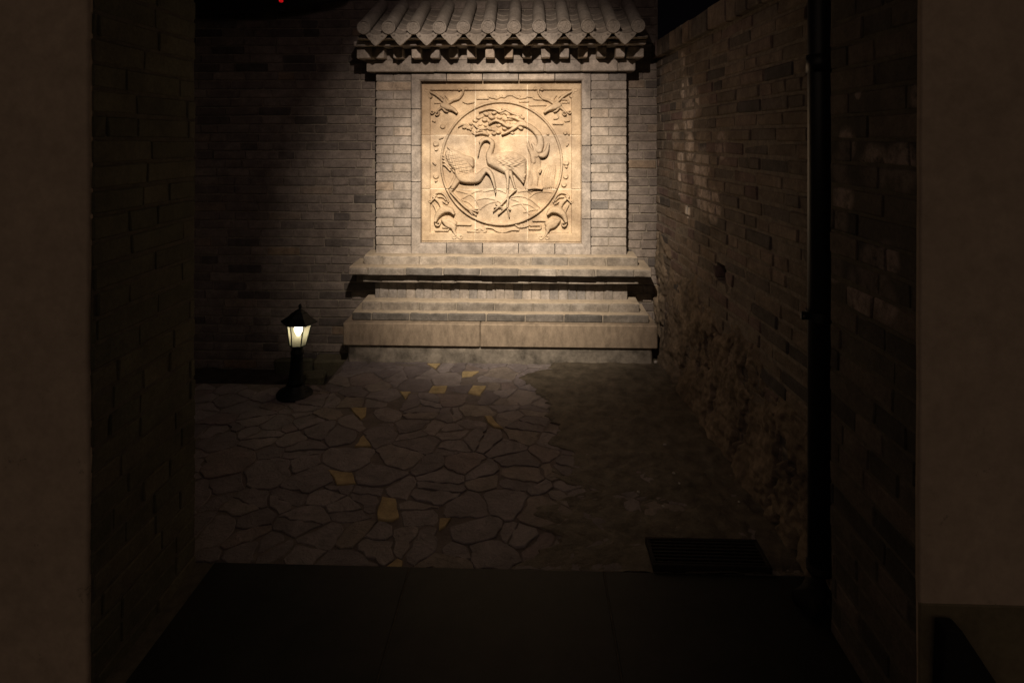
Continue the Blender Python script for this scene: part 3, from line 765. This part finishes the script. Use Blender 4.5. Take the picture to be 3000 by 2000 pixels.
def pan_mesh():
    mb = MB(); n = 10; w = pitchx*.46; nl = 5
    for seg in range(nl):
        l0 = -.005+run*seg/nl*1.0; l1 = run*(seg+1)/nl+.02
        for (lift0, lift1) in ((.012, .000),):
            vs = []; 
            for l, lf in ((l0, lift0), (l0, lift0-.008), (l1, lift1)):
                for i in range(n+1):
                    t = -1+2*i/n; x = w*t; zz = -.052+.030*t*t+lf
                    # each tile edge is cut to a shallow point
                    ll = l-(.018*(1-abs(t)) if l == l0 else 0)
                    vs.append(Vector((x, ll*math.cos(PITCH)-zz*math.sin(PITCH)*.3, ll*math.sin(PITCH)+zz)))
            fs = []
            for i in range(n):
                fs.append((i, i+1, 2*(n+1)+i+1, 2*(n+1)+i)); fs.append((n+1+i, n+2+i, i+1, i))
            mb.add(vs, fs, random.uniform(.2, .9))
    return mb
def drip_mesh():
    """triangular drip hanging in front, with a lobed lower edge and a raised rim"""
    mb = MB(); w = pitchx*.45; n = 12
    def outline(s, y):
        top = []; lo = []
        for i in range(n+1):
            t = -1+2*i/n; top.append((w*t*s, y, (-.034+.026*(t*t)-.018)*1.0))
        for i in range(n+1):
            t = 1-2*i/n; a = abs(t); z = -.050-.082*(1-a)**.85-.004*abs(math.sin(a*math.pi*2.0))
            lo.append((w*t*s, y, -.05+(z+.05)*s))
        return top+lo
    A = outline(1, -.004); B = outline(.86, -.0065); C = outline(.84, -.002); D = outline(1, .012)
    m = len(A); vs = A+B+C+D; fs = []
    for r in range(2):
        for i in range(m): fs.append((r*m+i, r*m+(i+1) % m, (r+1)*m+(i+1) % m, (r+1)*m+i))
    for i in range(m): fs.append((i, 3*m+i, 3*m+(i+1) % m, (i+1) % m))
    top = n+1
    for i in range(n):
        fs.append((2*m+i, 2*m+i+1, 2*m+m-2-i, 2*m+m-1-i)); fs.append((3*m+i+1, 3*m+i, 3*m+m-1-i, 3*m+m-2-i))
    mb.add(vs, fs, .6)
    for k in (-2, -1, 0, 1, 2):
        mb.cbox(k*.022-.003, k*.022+.003, -.005, .002, -.095+abs(k)*.018, -.068, .002, .5)
    return mb
pm = dm_ = None
for k in range(11):
    x = (capx[k]+capx[k+1])/2
    if k == 0:
        pm = fix_normals(pan_mesh().build('pan_tile', M['tile'])); dm_ = fix_normals(drip_mesh().build('drip_end', M['tile'])); o, q = pm, dm_
    else:
        o = pm.copy(); q = dm_.copy(); COL.objects.link(o); COL.objects.link(q)
    q.parent = o; q.location = (0, -.004, .004); q.rotation_euler = (R(-8+random.uniform(-3, 3)), R(random.uniform(-3, 3)), 0)
    o.parent = sw; o.matrix_parent_inverse = Matrix.Translation(sw.location).inverted()
    o.location = (x, YE+.012, cz+.002+random.uniform(-.002, .002)); o.rotation_euler = (0, R(random.uniform(-1.5, 1.5)), 0)

# ------------------------------------------------------------------ ground
o = MB(); o.add([(-60, -60, -.32), (60, -60, -.32), (60, 60, -.32), (-60, 60, -.32)], [(0, 1, 2, 3)]); tag(o.build('ground', M['earth']), kind='structure')
YS = 2.127
pitX = -1.325; pitY = 3.70
# mortar bed with a drainage pit left open along the back wall
def bed_grid(x0, x1, y0, y1, name, m, zf, st=.05):
    nx, ny = max(1, int((x1-x0)/st)), max(1, int((y1-y0)/st)); vs = []; fs = []
    for i in range(nx+1):
        for j in range(ny+1):
            x = x0+(x1-x0)*i/nx; y = y0+(y1-y0)*j/ny; vs.append((x, y, zf(x, y)))
    for i in range(nx):
        for j in range(ny):
            a = i*(ny+1)+j; fs.append((a, a+ny+1, a+ny+2, a+1))
    return vs, fs
pav = empty('paving', (-.5, 3.0, 0)); tag(pav, kind='structure')
mb = MB(); zf = lambda x, y: .003*snoise(x, y, 0, 4)-.0005
for r in ((-6, pitX, YS-.3, pitY), (pitX, 1.3, YS-.3, YB+.02), (-6, pitX, pitY, pitY)):
    if r[3] > r[2]: mb.add(*bed_grid(*r, 'bed', None, zf))
# pit walls
mb.add([(-6, pitY, 0), (pitX, pitY, 0), (pitX, pitY, -.32), (-6, pitY, -.32)], [(0, 1, 2, 3)])
mb.add([(pitX, pitY, 0), (pitX, YB, 0), (pitX, YB, -.32), (pitX, pitY, -.32)], [(0, 1, 2, 3)])
adopt(mb.build('mortar_bed', M['bed'], smooth=False), pav)
mb = MB(); mb.add(*bed_grid(-6, pitX, pitY, YB, '', None, lambda x, y: -.17+.02*snoise(x, y, 5, 5)+.05*max(0, (x+1.75)*1.2)))
tag(mb.build('pit_floor', M['earth'], smooth=True), kind='structure')
# rough broken edging stones in the pit
for i, (a, b_, y, z0, z1) in enumerate(((-1.9, -1.62, YB-.12, -.2, -.06), (-1.6, -1.345, YB-.16, -.2, -.03), (-1.62, -1.46, YB-.34, -.2, -.07))):
    mb = MB(); mb.cbox(a, b_, y, y+.10, z0, z1, .015, random.random(), .012); o = mb.build('kerb_stone', M['pier_brick'])
    tag(o, 'rough broken edging stone in the ditch at the foot of the dark wall', 'stone', 'broken stones in the ditch')

# crazy paving: power diagram cells
yel_px = [[(1252, 1067), (1290, 1067), (1275, 1082)], [(1355, 1091), (1403, 1090), (1383, 1103), (1354, 1107)], [(1268, 1134), (1310, 1133), (1303, 1153), (1256, 1152)], [(1386, 1132), (1424, 1133), (1407, 1160), (1371, 1153)],
          [(1172, 1149), (1203, 1150), (1187, 1171)], [(1027, 1198), (1073, 1197), (1070, 1222), (1057, 1231)], [(1420, 1222), (1440, 1222), (1453, 1240), (1476, 1258), (1450, 1254), (1430, 1240)],
          [(1064, 1277), (1087, 1310), (1040, 1310)], [(960, 1380), (1031, 1388), (1042, 1419), (987, 1422), (980, 1403)], [(1120, 1458), (1158, 1464), (1170, 1518), (1150, 1528), (1107, 1524), (1108, 1490)],
          [(1289, 1522), (1321, 1521), (1304, 1545), (1286, 1555)], [(1130, 1665), (1165, 1640), (1180, 1648), (1175, 1668)]]
yel = [[at_g(*p).xy for p in q] for q in yel_px]
ext_px = [[(668, 1282), (705, 1242), (728, 1262)]]
def cen(q): return sum((Vector(p) for p in q), Vector((0, 0)))/len(q)
seeds = []
for q in yel: seeds.append((cen(q), -.006, q))
rs = random.Random(12)
tries = 0
while tries < 9000 and len(seeds) < 420:
    tries += 1
    p = Vector((rs.uniform(-3.1, 1.15), rs.uniform(YS-.05, YB)))
    big = rs.random(); dmin = .085 if big < .25 else (.125 if big < .7 else .185)
    ok = all((Vector(((p.x-s[0].x)*.85, p.y-s[0].y))).length > (dmin if s[2] is None else .10) for s in seeds)
    if ok: seeds.append((p, (rs.uniform(.0, .010) if dmin > .15 else rs.uniform(-.006, .002)), None))
def orient(q): return 1 if sum(q[k][0]*q[(k+1) % len(q)][1]-q[(k+1) % len(q)][0]*q[k][1] for k in range(len(q))) > 0 else -1
def clip(poly, n, c):
    out = []
    for i in range(len(poly)):
        a, b_ = poly[i], poly[(i+1) % len(poly)]; da, db = a.dot(n)-c, b_.dot(n)-c
        if da <= 0: out.append(a)
        if da*db < 0: out.append(a+(b_-a)*(da/(da-db)))
    return out
def stone_mesh(poly, z, th, c=.007, tone=.5, wob=.006):
    """flat stone with a chipped, uneven outline"""
    pts = []
    for i in range(len(poly)):
        a, b_ = poly[i], poly[(i+1) % len(poly)]; l = (b_-a).length; k = max(1, int(l/.03))
        for j in range(k):
            p = a+(b_-a)*(j/k); 
            w = wob if j else wob*.3
            pts.append(p+Vector((rs.uniform(-w, w), rs.uniform(-w, w))))
    m = len(pts); cc = sum(pts, Vector((0, 0)))/m; vs = []
    tilt = (rs.uniform(-.012, .012), rs.uniform(-.012, .012))
    def zz(p): return z+tilt[0]*(p.x-cc.x)+tilt[1]*(p.y-cc.y)
    for p in pts: vs.append((p.x, p.y, zz(p)-th))
    for p in pts: vs.append((p.x, p.y, zz(p)-c*.6))
    for p in pts:
        q = p+(cc-p).normalized()*c; vs.append((q.x, q.y, zz(p)))
    fs = [(r*m+i, r*m+(i+1) % m, (r+1)*m+(i+1) % m, (r+1)*m+i) for r in range(2) for i in range(m)]
    fs.append(tuple(2*m+i for i in range(m)))
    mb = MB(); mb.add(vs, fs, tone); return mb
cells = []
lim = [Vector(p) for p in ((-3.2, YS+.004), (1.10, YS+.004), (1.10, YB), (-3.2, YB))]
for i, (p, w, q) in enumerate(seeds):
    if q is not None: continue
    poly = lim
    for j, (s, w2, q2) in enumerate(seeds):
        if i == j: continue
        dv = s-p; L_ = dv.length
        if L_ > .9: continue
        if q2 is not None:
            best = None
            for e in range(len(q2)):
                a, b_ = Vector(q2[e]), Vector(q2[(e+1) % len(q2)]); t = (b_-a).normalized(); ne = Vector((t.y, -t.x))*orient(q2)
                v_ = ne.dot(p-a)
                if best is None or v_ > best[0]: best = (v_, ne, a)
            v_, ne, a = best
            poly = clip(poly, -ne, -(ne.dot(a)+.008))
            if len(poly) < 3: break
            continue
        n = dv/L_; c = n.dot(p)+(L_*L_+w-w2)/(2*L_)
        poly = clip(poly, n, c-.0035)
        if len(poly) < 3: break
    if len(poly) < 3: continue
    cc = cen(poly)
    if cc.x < pitX+.03 and cc.y > pitY-.06:
        continue
    if cc.x < pitX: poly = clip(poly, Vector((0, 1)), pitY-.01)
    elif cc.y > pitY: poly = clip(poly, Vector((-1, 0)), -(pitX+.012))
    if len(poly) < 3: continue
    # keep stones clear of the screen's foot
    if xL-.2 < cc.x < xR+.2: poly = clip(poly, Vector((0, 1)), YP-.165)
    if len(poly) < 3: continue
    # keep yellow stones clear
    ar = abs(sum(poly[k].x*poly[(k+1) % len(poly)].y-poly[(k+1) % len(poly)].x*poly[k].y for k in range(len(poly))))/2
    if ar < .0012: continue
    pieces = [poly]
    if ar > .018 and rs.random() < .5:          # some stones are broken in two
        a_ = rs.uniform(-.5, .5)+(0 if rs.random() < .6 else 1.4); n_ = Vector((-math.sin(a_), math.cos(a_))); o_ = n_.dot(cc)+rs.uniform(-.02, .02)
        pieces = [q_ for q_ in (clip(poly, n_, o_-.003), clip(poly, -n_, -o_-.003)) if len(q_) >= 3]
    for q_ in pieces:
        out = []
        for k_ in range(len(q_)):               # and corners are knocked off
            a_, b_, c_ = q_[k_-1], q_[k_], q_[(k_+1) % len(q_)]
            if rs.random() < .45 and (a_-b_).length > .05 and (c_-b_).length > .05:
                out += [b_+(a_-b_).normalized()*rs.uniform(.012, .035), b_+(c_-b_).normalized()*rs.uniform(.012, .035)]
            else: out.append(b_)
        c2 = cen(out); ar = abs(sum(out[k].x*out[(k+1) % len(out)].y-out[(k+1) % len(out)].x*out[k].y for k in range(len(out))))/2
        if ar > .0008: cells.append((ar/(c2.y**3), out, c2))
cells.sort(key=lambda t: -t[0])
rest = MB()
for k, (a, poly, cc) in enumerate(cells):
    tone = rs.random(); z = .0035+rs.uniform(-.002, .0035)
    mbs = stone_mesh(poly, z, .03, .004, tone, .009)
    if k < 87: adopt(mbs.build('flagstone', M['flag']), pav)
    else: rest.add(mbs.v, mbs.f, tone); rest.t[-len(mbs.f):] = [tone]*len(mbs.f)
o = adopt(rest.build('flagstones', M['flag']), pav); o['kind'] = 'stuff'
for q in yel:
    if sum(q[k].x*q[(k+1) % len(q)].y-q[(k+1) % len(q)].x*q[k].y for k in range(len(q))) < 0: q = q[::-1]
    o = adopt(stone_mesh(q, .009, .035, .004, .5, .004).build('flagstone', M['ochre']), pav); o['label'] = 'small yellow stone set among the grey paving'
# fine the yellow stones' neighbours: bed shows around them as in the place

# mud and dirt that has washed over the right-hand side
bound = [(1640, 1062), (1610, 1072), (1608, 1086), (1560, 1092), (1535, 1101), (1532, 1118), (1545, 1132), (1568, 1140), (1572, 1156), (1598, 1172), (1607, 1196), (1600, 1222), (1640, 1262), (1600, 1300), (1690, 1330), (1610, 1380), (1700, 1440), (1560, 1500), (1640, 1590), (1480, 1660)]
bpts = [at_g(*p) for p in bound]
def bx(y):
    for a, b_ in zip(bpts[:-1], bpts[1:]):
        if b_.y <= y <= a.y or a.y <= y <= b_.y: 
            t = (y-a.y)/(b_.y-a.y+1e-9); return a.x+(b_.x-a.x)*t
    return bpts[0].x if y > bpts[0].y else bpts[-1].x
ny, nx = 170, 120; vs = []; fs = []
for j in range(ny+1):
    y = YS+.006+(YB-YS)*j/ny
    for i in range(nx+1):
        t = i/nx; xb = bx(y)+.04*snoise(3, y, 0, 9)+.035*snoise(8, y, 0, 26)
        x = xb+(1.14-xb)*t
        h = .0105+.005*min(1, t*6)+.006*snoise(x, y, 0, 5)+.0055*snoise(x, y, 3, 16)
        far = 1-min(1, max(0, (3.35-y)/.5))            # thins out towards the gate so that stones show again
        h += -.0075*(1-far)*(1-.3*t)
        if i == 0: h = -.004
        vs.append((x, y, h))
for j in range(ny):
    for i in range(nx):
        a = j*(nx+1)+i; fs.append((a, a+1, a+nx+2, a+nx+1))
mb = MB(); mb.add(vs, fs); tag(mb.build('dirt', M['mud'], smooth=True), 'brown dirt washed over the paving beside the right wall', 'dirt', kind='stuff')

# threshold of black granite slabs
th = empty('floor', (-.1, 1.2, 0)); tag(th, kind='structure')
xj = [-1.18, -.447, .266, 1.06]
for a, b_ in zip(xj[:-1], xj[1:]):
    mb = MB(); mb.cbox(a+.0015, b_-.0015, 1.27, YS, -.03, .012, .003); adopt(mb.build('granite_slab', M['slab']), th)
    mb = MB(); mb.cbox(a+.0015, b_-.0015, -1.2, 1.267, -.03, .012, .003); adopt(mb.build('granite_slab', M['slab']), th)
mb = MB(); mb.cbox(-1.3, 1.3, -1.2, YS-.004, -.2, .0095, .001); adopt(mb.build('joint_filling', M['pier_mortar']), th)

# drain grate
ga = at_g(1890, 1594); gb = at_g(2212, 1594); gx0, gx1 = ga.x, gb.x; gy1 = ga.y; gy0 = YS+.012
gr = empty('drain_grate', ((gx0+gx1)/2, (gy0+gy1)/2, .03)); tag(gr, 'black slotted iron drain grate beside the dark threshold slab', 'drain grate')
mb = MB(); zz = .031
for r in ((gx0, gx1, gy0, gy0+.012), (gx0, gx1, gy1-.012, gy1), (gx0, gx0+.014, gy0+.012, gy1-.012), (gx1-.014, gx1, gy0+.012, gy1-.012)): mb.cbox(*r, -.02, zz, .002)
adopt(mb.build('frame', M['grate']), gr)
mb = MB(); nb = 7
for k in range(nb):
    y = gy0+.012+(gy1-gy0-.024)*(k+.5)/nb; mb.cbox(gx0+.014, gx1-.014, y-.0045, y+.0045, -.015, zz-.002, .0015)
for k in range(1, 4):
    x = gx0+(gx1-gx0)*k/4; mb.cbox(x-.005, x+.005, gy0+.012, gy1-.012, -.015, zz-.006, .001)
adopt(mb.build('bars', M['grate']), gr)
mb = MB(); mb.cbox(gx0+.004, gx1-.004, gy0+.004, gy1-.004, -.05, .022, .001); adopt(mb.build('sump', plain('black_sump', (.006, .006, .006), .9)), gr)

# ------------------------------------------------------------------ drainpipe
PX, PY, PR = .992, 2.03, .0365
pp = empty('drainpipe', (PX, PY, 0)); tag(pp, 'black round drainpipe standing in the corner beside the right gate pier', 'drainpipe')
mb = MB(); mb.tube([(PX, PY, .10), (PX, PY, 3.2)], PR, 28); adopt(mb.build('pipe', M['pipe'], smooth=True), pp)
mb = MB(); mb.tube([(PX, PY, .13), (PX, PY, .10), (PX-.008, PY-.01, .065), (PX-.04, PY-.035, .04), (PX-.085, PY-.06, .035)], PR*1.12, 20); adopt(mb.build('shoe', M['grate'], smooth=True), pp)
for z in (1.59-.61, 2.75):
    mb = MB(); mb.lathe([(PR+.001, -.016), (PR+.006, -.016), (PR+.006, .016), (PR+.001, .016)], 28, (PX, PY, z), close=False)
    mb.cbox(PX+.03, PX+.075, PY-.008, PY+.008, z-.012, z+.012, .002); mb.cbox(PX-.062, PX-.036, PY-.006, PY+.006, z-.014, z+.014, .002)
    mb.tube([(PX-.052, PY-.014, z), (PX-.052, PY+.014, z)], .006, 8)
    adopt(mb.build('bracket', M['pipe']), pp)
mb = MB(); mb.lathe([(PR, -.03), (PR+.005, -.03), (PR+.005, .03), (PR, .03)], 28, (PX, PY, ZR(190, 840)), close=False); adopt(mb.build('collar', M['pipe'], smooth=True), pp)

# ------------------------------------------------------------------ bollard lantern
lb = at_g(863, 1157); LT = Matrix.Translation(lb) @ Matrix.Rotation(R(3.6), 4, 'Y') @ Matrix.Rotation(R(12), 4, 'Z')
ln = empty('bollard_lantern', lb); tag(ln, 'small lit hexagonal lantern on a short black post, leaning slightly beside the ditch', 'lantern')
def lp(mb, name, m, smooth=False): return adopt(fix_normals(mb.build(name, m, smooth=smooth)), ln)
mb = MB(LT); mb.lathe([(.106, -.01), (.108, .012), (.102, .022), (.085, .028), (.07, .034), (.058, .05), (.05, .075)], 32); lp(mb, 'base', M['iron'], True)
mb = MB(LT); mb.lathe([(.052, .07), (.045, .09), (.041, .13), (.037, .18), (.036, .25), (.040, .262), (.040, .27), (.035, .28), (.032, .292), (.026, .30), (.020, .305), (.018, .315)], 24); lp(mb, 'post', M['iron'], True)
# fluting rings on the post
zg0, zg1 = .312, .455; r0, r1 = .050, .077
mb = MB(LT); mb.lathe([(.02, zg0-.018), (.038, zg0-.010), (.053, zg0-.004), (.053, zg0+.003), (.03, zg0+.003)], 6); lp(mb, 'lantern_floor', M['iron'])
mb = MB(LT)
for k in range(6):
    a = 2*math.pi*k/6; 
    p = [LT @ Vector((r*math.cos(a), r*math.sin(a), z)) for r, z in ((r0, zg0), (r1, zg1))]
    q = MB(); q.tube(p, .0038, 6); o = adopt(q.build('glazing_bar', M['iron']), ln)
for k in range(6):
    a, b_ = 2*math.pi*k/6, 2*math.pi*(k+1)/6; s = .965
    q = MB(LT); q.add([(r0*s*math.cos(a), r0*s*math.sin(a), zg0), (r0*s*math.cos(b_), r0*s*math.sin(b_), zg0), (r1*s*math.cos(b_), r1*s*math.sin(b_), zg1), (r1*s*math.cos(a), r1*s*math.sin(a), zg1)], [(0, 1, 2, 3)])
    adopt(q.build('glass_pane', M['glass']), ln)
mb = MB(LT); mb.lathe([(r1*.9, zg1-.004), (.108, zg1-.002), (.110, zg1+.004), (.094, zg1+.014), (.066, zg1+.034), (.046, zg1+.056), (.036, zg1+.060), (.026, zg1+.070), (.012, zg1+.078), (.006, zg1+.082)], 6); lp(mb, 'hood', M['iron'])
mb = MB(LT); mb.lathe([(.009, zg1+.076), (.006, zg1+.084), (.010, zg1+.092), (.011, zg1+.098), (.007, zg1+.108), (.002, zg1+.112)], 14); lp(mb, 'finial', M['iron'], True)
bc = Vector((0, 0, zg1-.048))
mb = MB(LT); mb.lathe([(.001, -.036), (.010, -.034), (.014, -.024), (.022, -.012), (.027, .002), (.025, .014), (.016, .024), (.002, .029)], 20, bc); lp(mb, 'bulb', M['bulb'], True)
mb = MB(LT); mb.lathe([(.016, zg0), (.016, zg0+.035), (.012, zg1-.082)], 16); lp(mb, 'lamp_holder', M['pebble'], True)
pl = bpy.data.lights.new('lantern_light', 'POINT'); pl.energy = .4; pl.color = (1, .80, .50); pl.shadow_soft_size = .02
po = bpy.data.objects.new('lantern_light', pl); COL.objects.link(po); po.parent = ln; po.location = (LT @ (bc+Vector((0, 0, .0))))-lb

# ------------------------------------------------------------------ gutter along the dark wall top, small red diode
gtr = empty('roof_gutter', (-2.2, YB-.12, 2.6)); tag(gtr, 'black gutter along the top of the dark wall left of the screen', 'gutter')
def gp(px, py): return at_y(px, py, YB-.16)
mb = MB(); mb.tube([gp(-400, -20), gp(300, -14), gp(600, -12), gp(800, -16), gp(930, -30), gp(1010, -44)], [.14, .14, .135, .13, .115, .10], 20)
adopt(mb.build('trough', M['pipe'], smooth=True), gtr)
mb = MB(); c_ = gp(845, 15); mb.lathe([(.001, -.012), (.012, -.009), (.016, 0), (.012, .009), (.001, .012)], 12, (c_.x, c_.y-.125, c_.z)); o = mb.build('indicator_light', M['red'], smooth=True)
tag(o, 'tiny red indicator light under the black gutter', 'light')

# ------------------------------------------------------------------ pebbles
pb_px = [(1921, 1060, .016), (1948, 1302, .008), (1974, 1385, .006), (1943, 1482, .006), (2165, 1469, .005), (1870, 1440, .007), (1990, 1415, .006), (1800, 1725, .0)]
po_ = None
for x, y, r in pb_px:
    if r <= 0: continue
    p = at_g(x, y, .02)
    if po_ is None:
        mb = MB(); mb.lathe([(.1, -.6), (.7, -.45), (1, -.05), (.85, .35), (.4, .6), (.05, .65)], 9); po_ = mb.build('pebble', M['pebble'], smooth=True); o = po_
    else: o = po_.copy(); COL.objects.link(o)
    o.location = p; o.scale = (r*rs.uniform(.8, 1.3), r*rs.uniform(.8, 1.2), r); o.rotation_euler = (0, 0, rs.uniform(0, 6))
    tag(o, 'tiny pale pebble lying on the brown dirt', 'pebble', 'pale pebbles on the dirt')
po_['label'] = 'pale round pebble at the right corner of the screen base'; del po_['group']

# ------------------------------------------------------------------ light
XM = (xL+xR)/2
LPOS = Vector((XM+.02, 1.4, CAMH+1.40))
def spot(name, target, energy, size, blend, col=(1, .80, .55), soft=.012):
    l = bpy.data.lights.new(name, 'SPOT'); l.energy = energy; l.spot_size = R(size); l.spot_blend = blend; l.color = col; l.shadow_soft_size = soft
    o = bpy.data.objects.new(name, l); COL.objects.link(o); o.location = LPOS
    o.rotation_euler = (Vector(target)-LPOS).to_track_quat('-Z', 'Y').to_euler(); return o
spot('spotlight_core', (XM+.06, YP, CAMH-.56), 760, 40, 1.0, (1, .85, .67), .006)
spot('spotlight_middle', (XM+.03, YP, CAMH-.30), 315, 57, 1.0, (1, .81, .66), .006)
spot('spotlight_spill', (XM-.02, YP, CAMH-.60), 13, 96, 1.0, (1, .70, .70))

w = bpy.data.worlds.new('World'); S.world = w; w.use_nodes = True; nt = w.node_tree; bg = nt.nodes['Background']
tc = nt.nodes.new('ShaderNodeTexCoord'); sp = nt.nodes.new('ShaderNodeSeparateXYZ'); L(nt, tc.outputs['Generated'], sp.inputs[0])
# night sky: warm town glow low behind the viewer, almost black beyond the court
back = ramp(nt, mathn(nt, 'MULTIPLY_ADD', sp.outputs['Y'], -.5, ) if False else mathn(nt, 'ADD', mathn(nt, 'MULTIPLY', sp.outputs['Y'], -.5), .5),
            [(.30, (.0009, .0007, .0009)), (.55, (.012, .0080, .0105)), (1.0, (.130, .097, .072))])
L(nt, back, bg.inputs[0]); bg.inputs[1].default_value = 1.0

S.view_settings.view_transform = 'Standard'; S.view_settings.look = 'None'; S.view_settings.exposure = 0; S.view_settings.gamma = 1
S.render.engine = 'CYCLES'
S.cycles.diffuse_bounces = 2
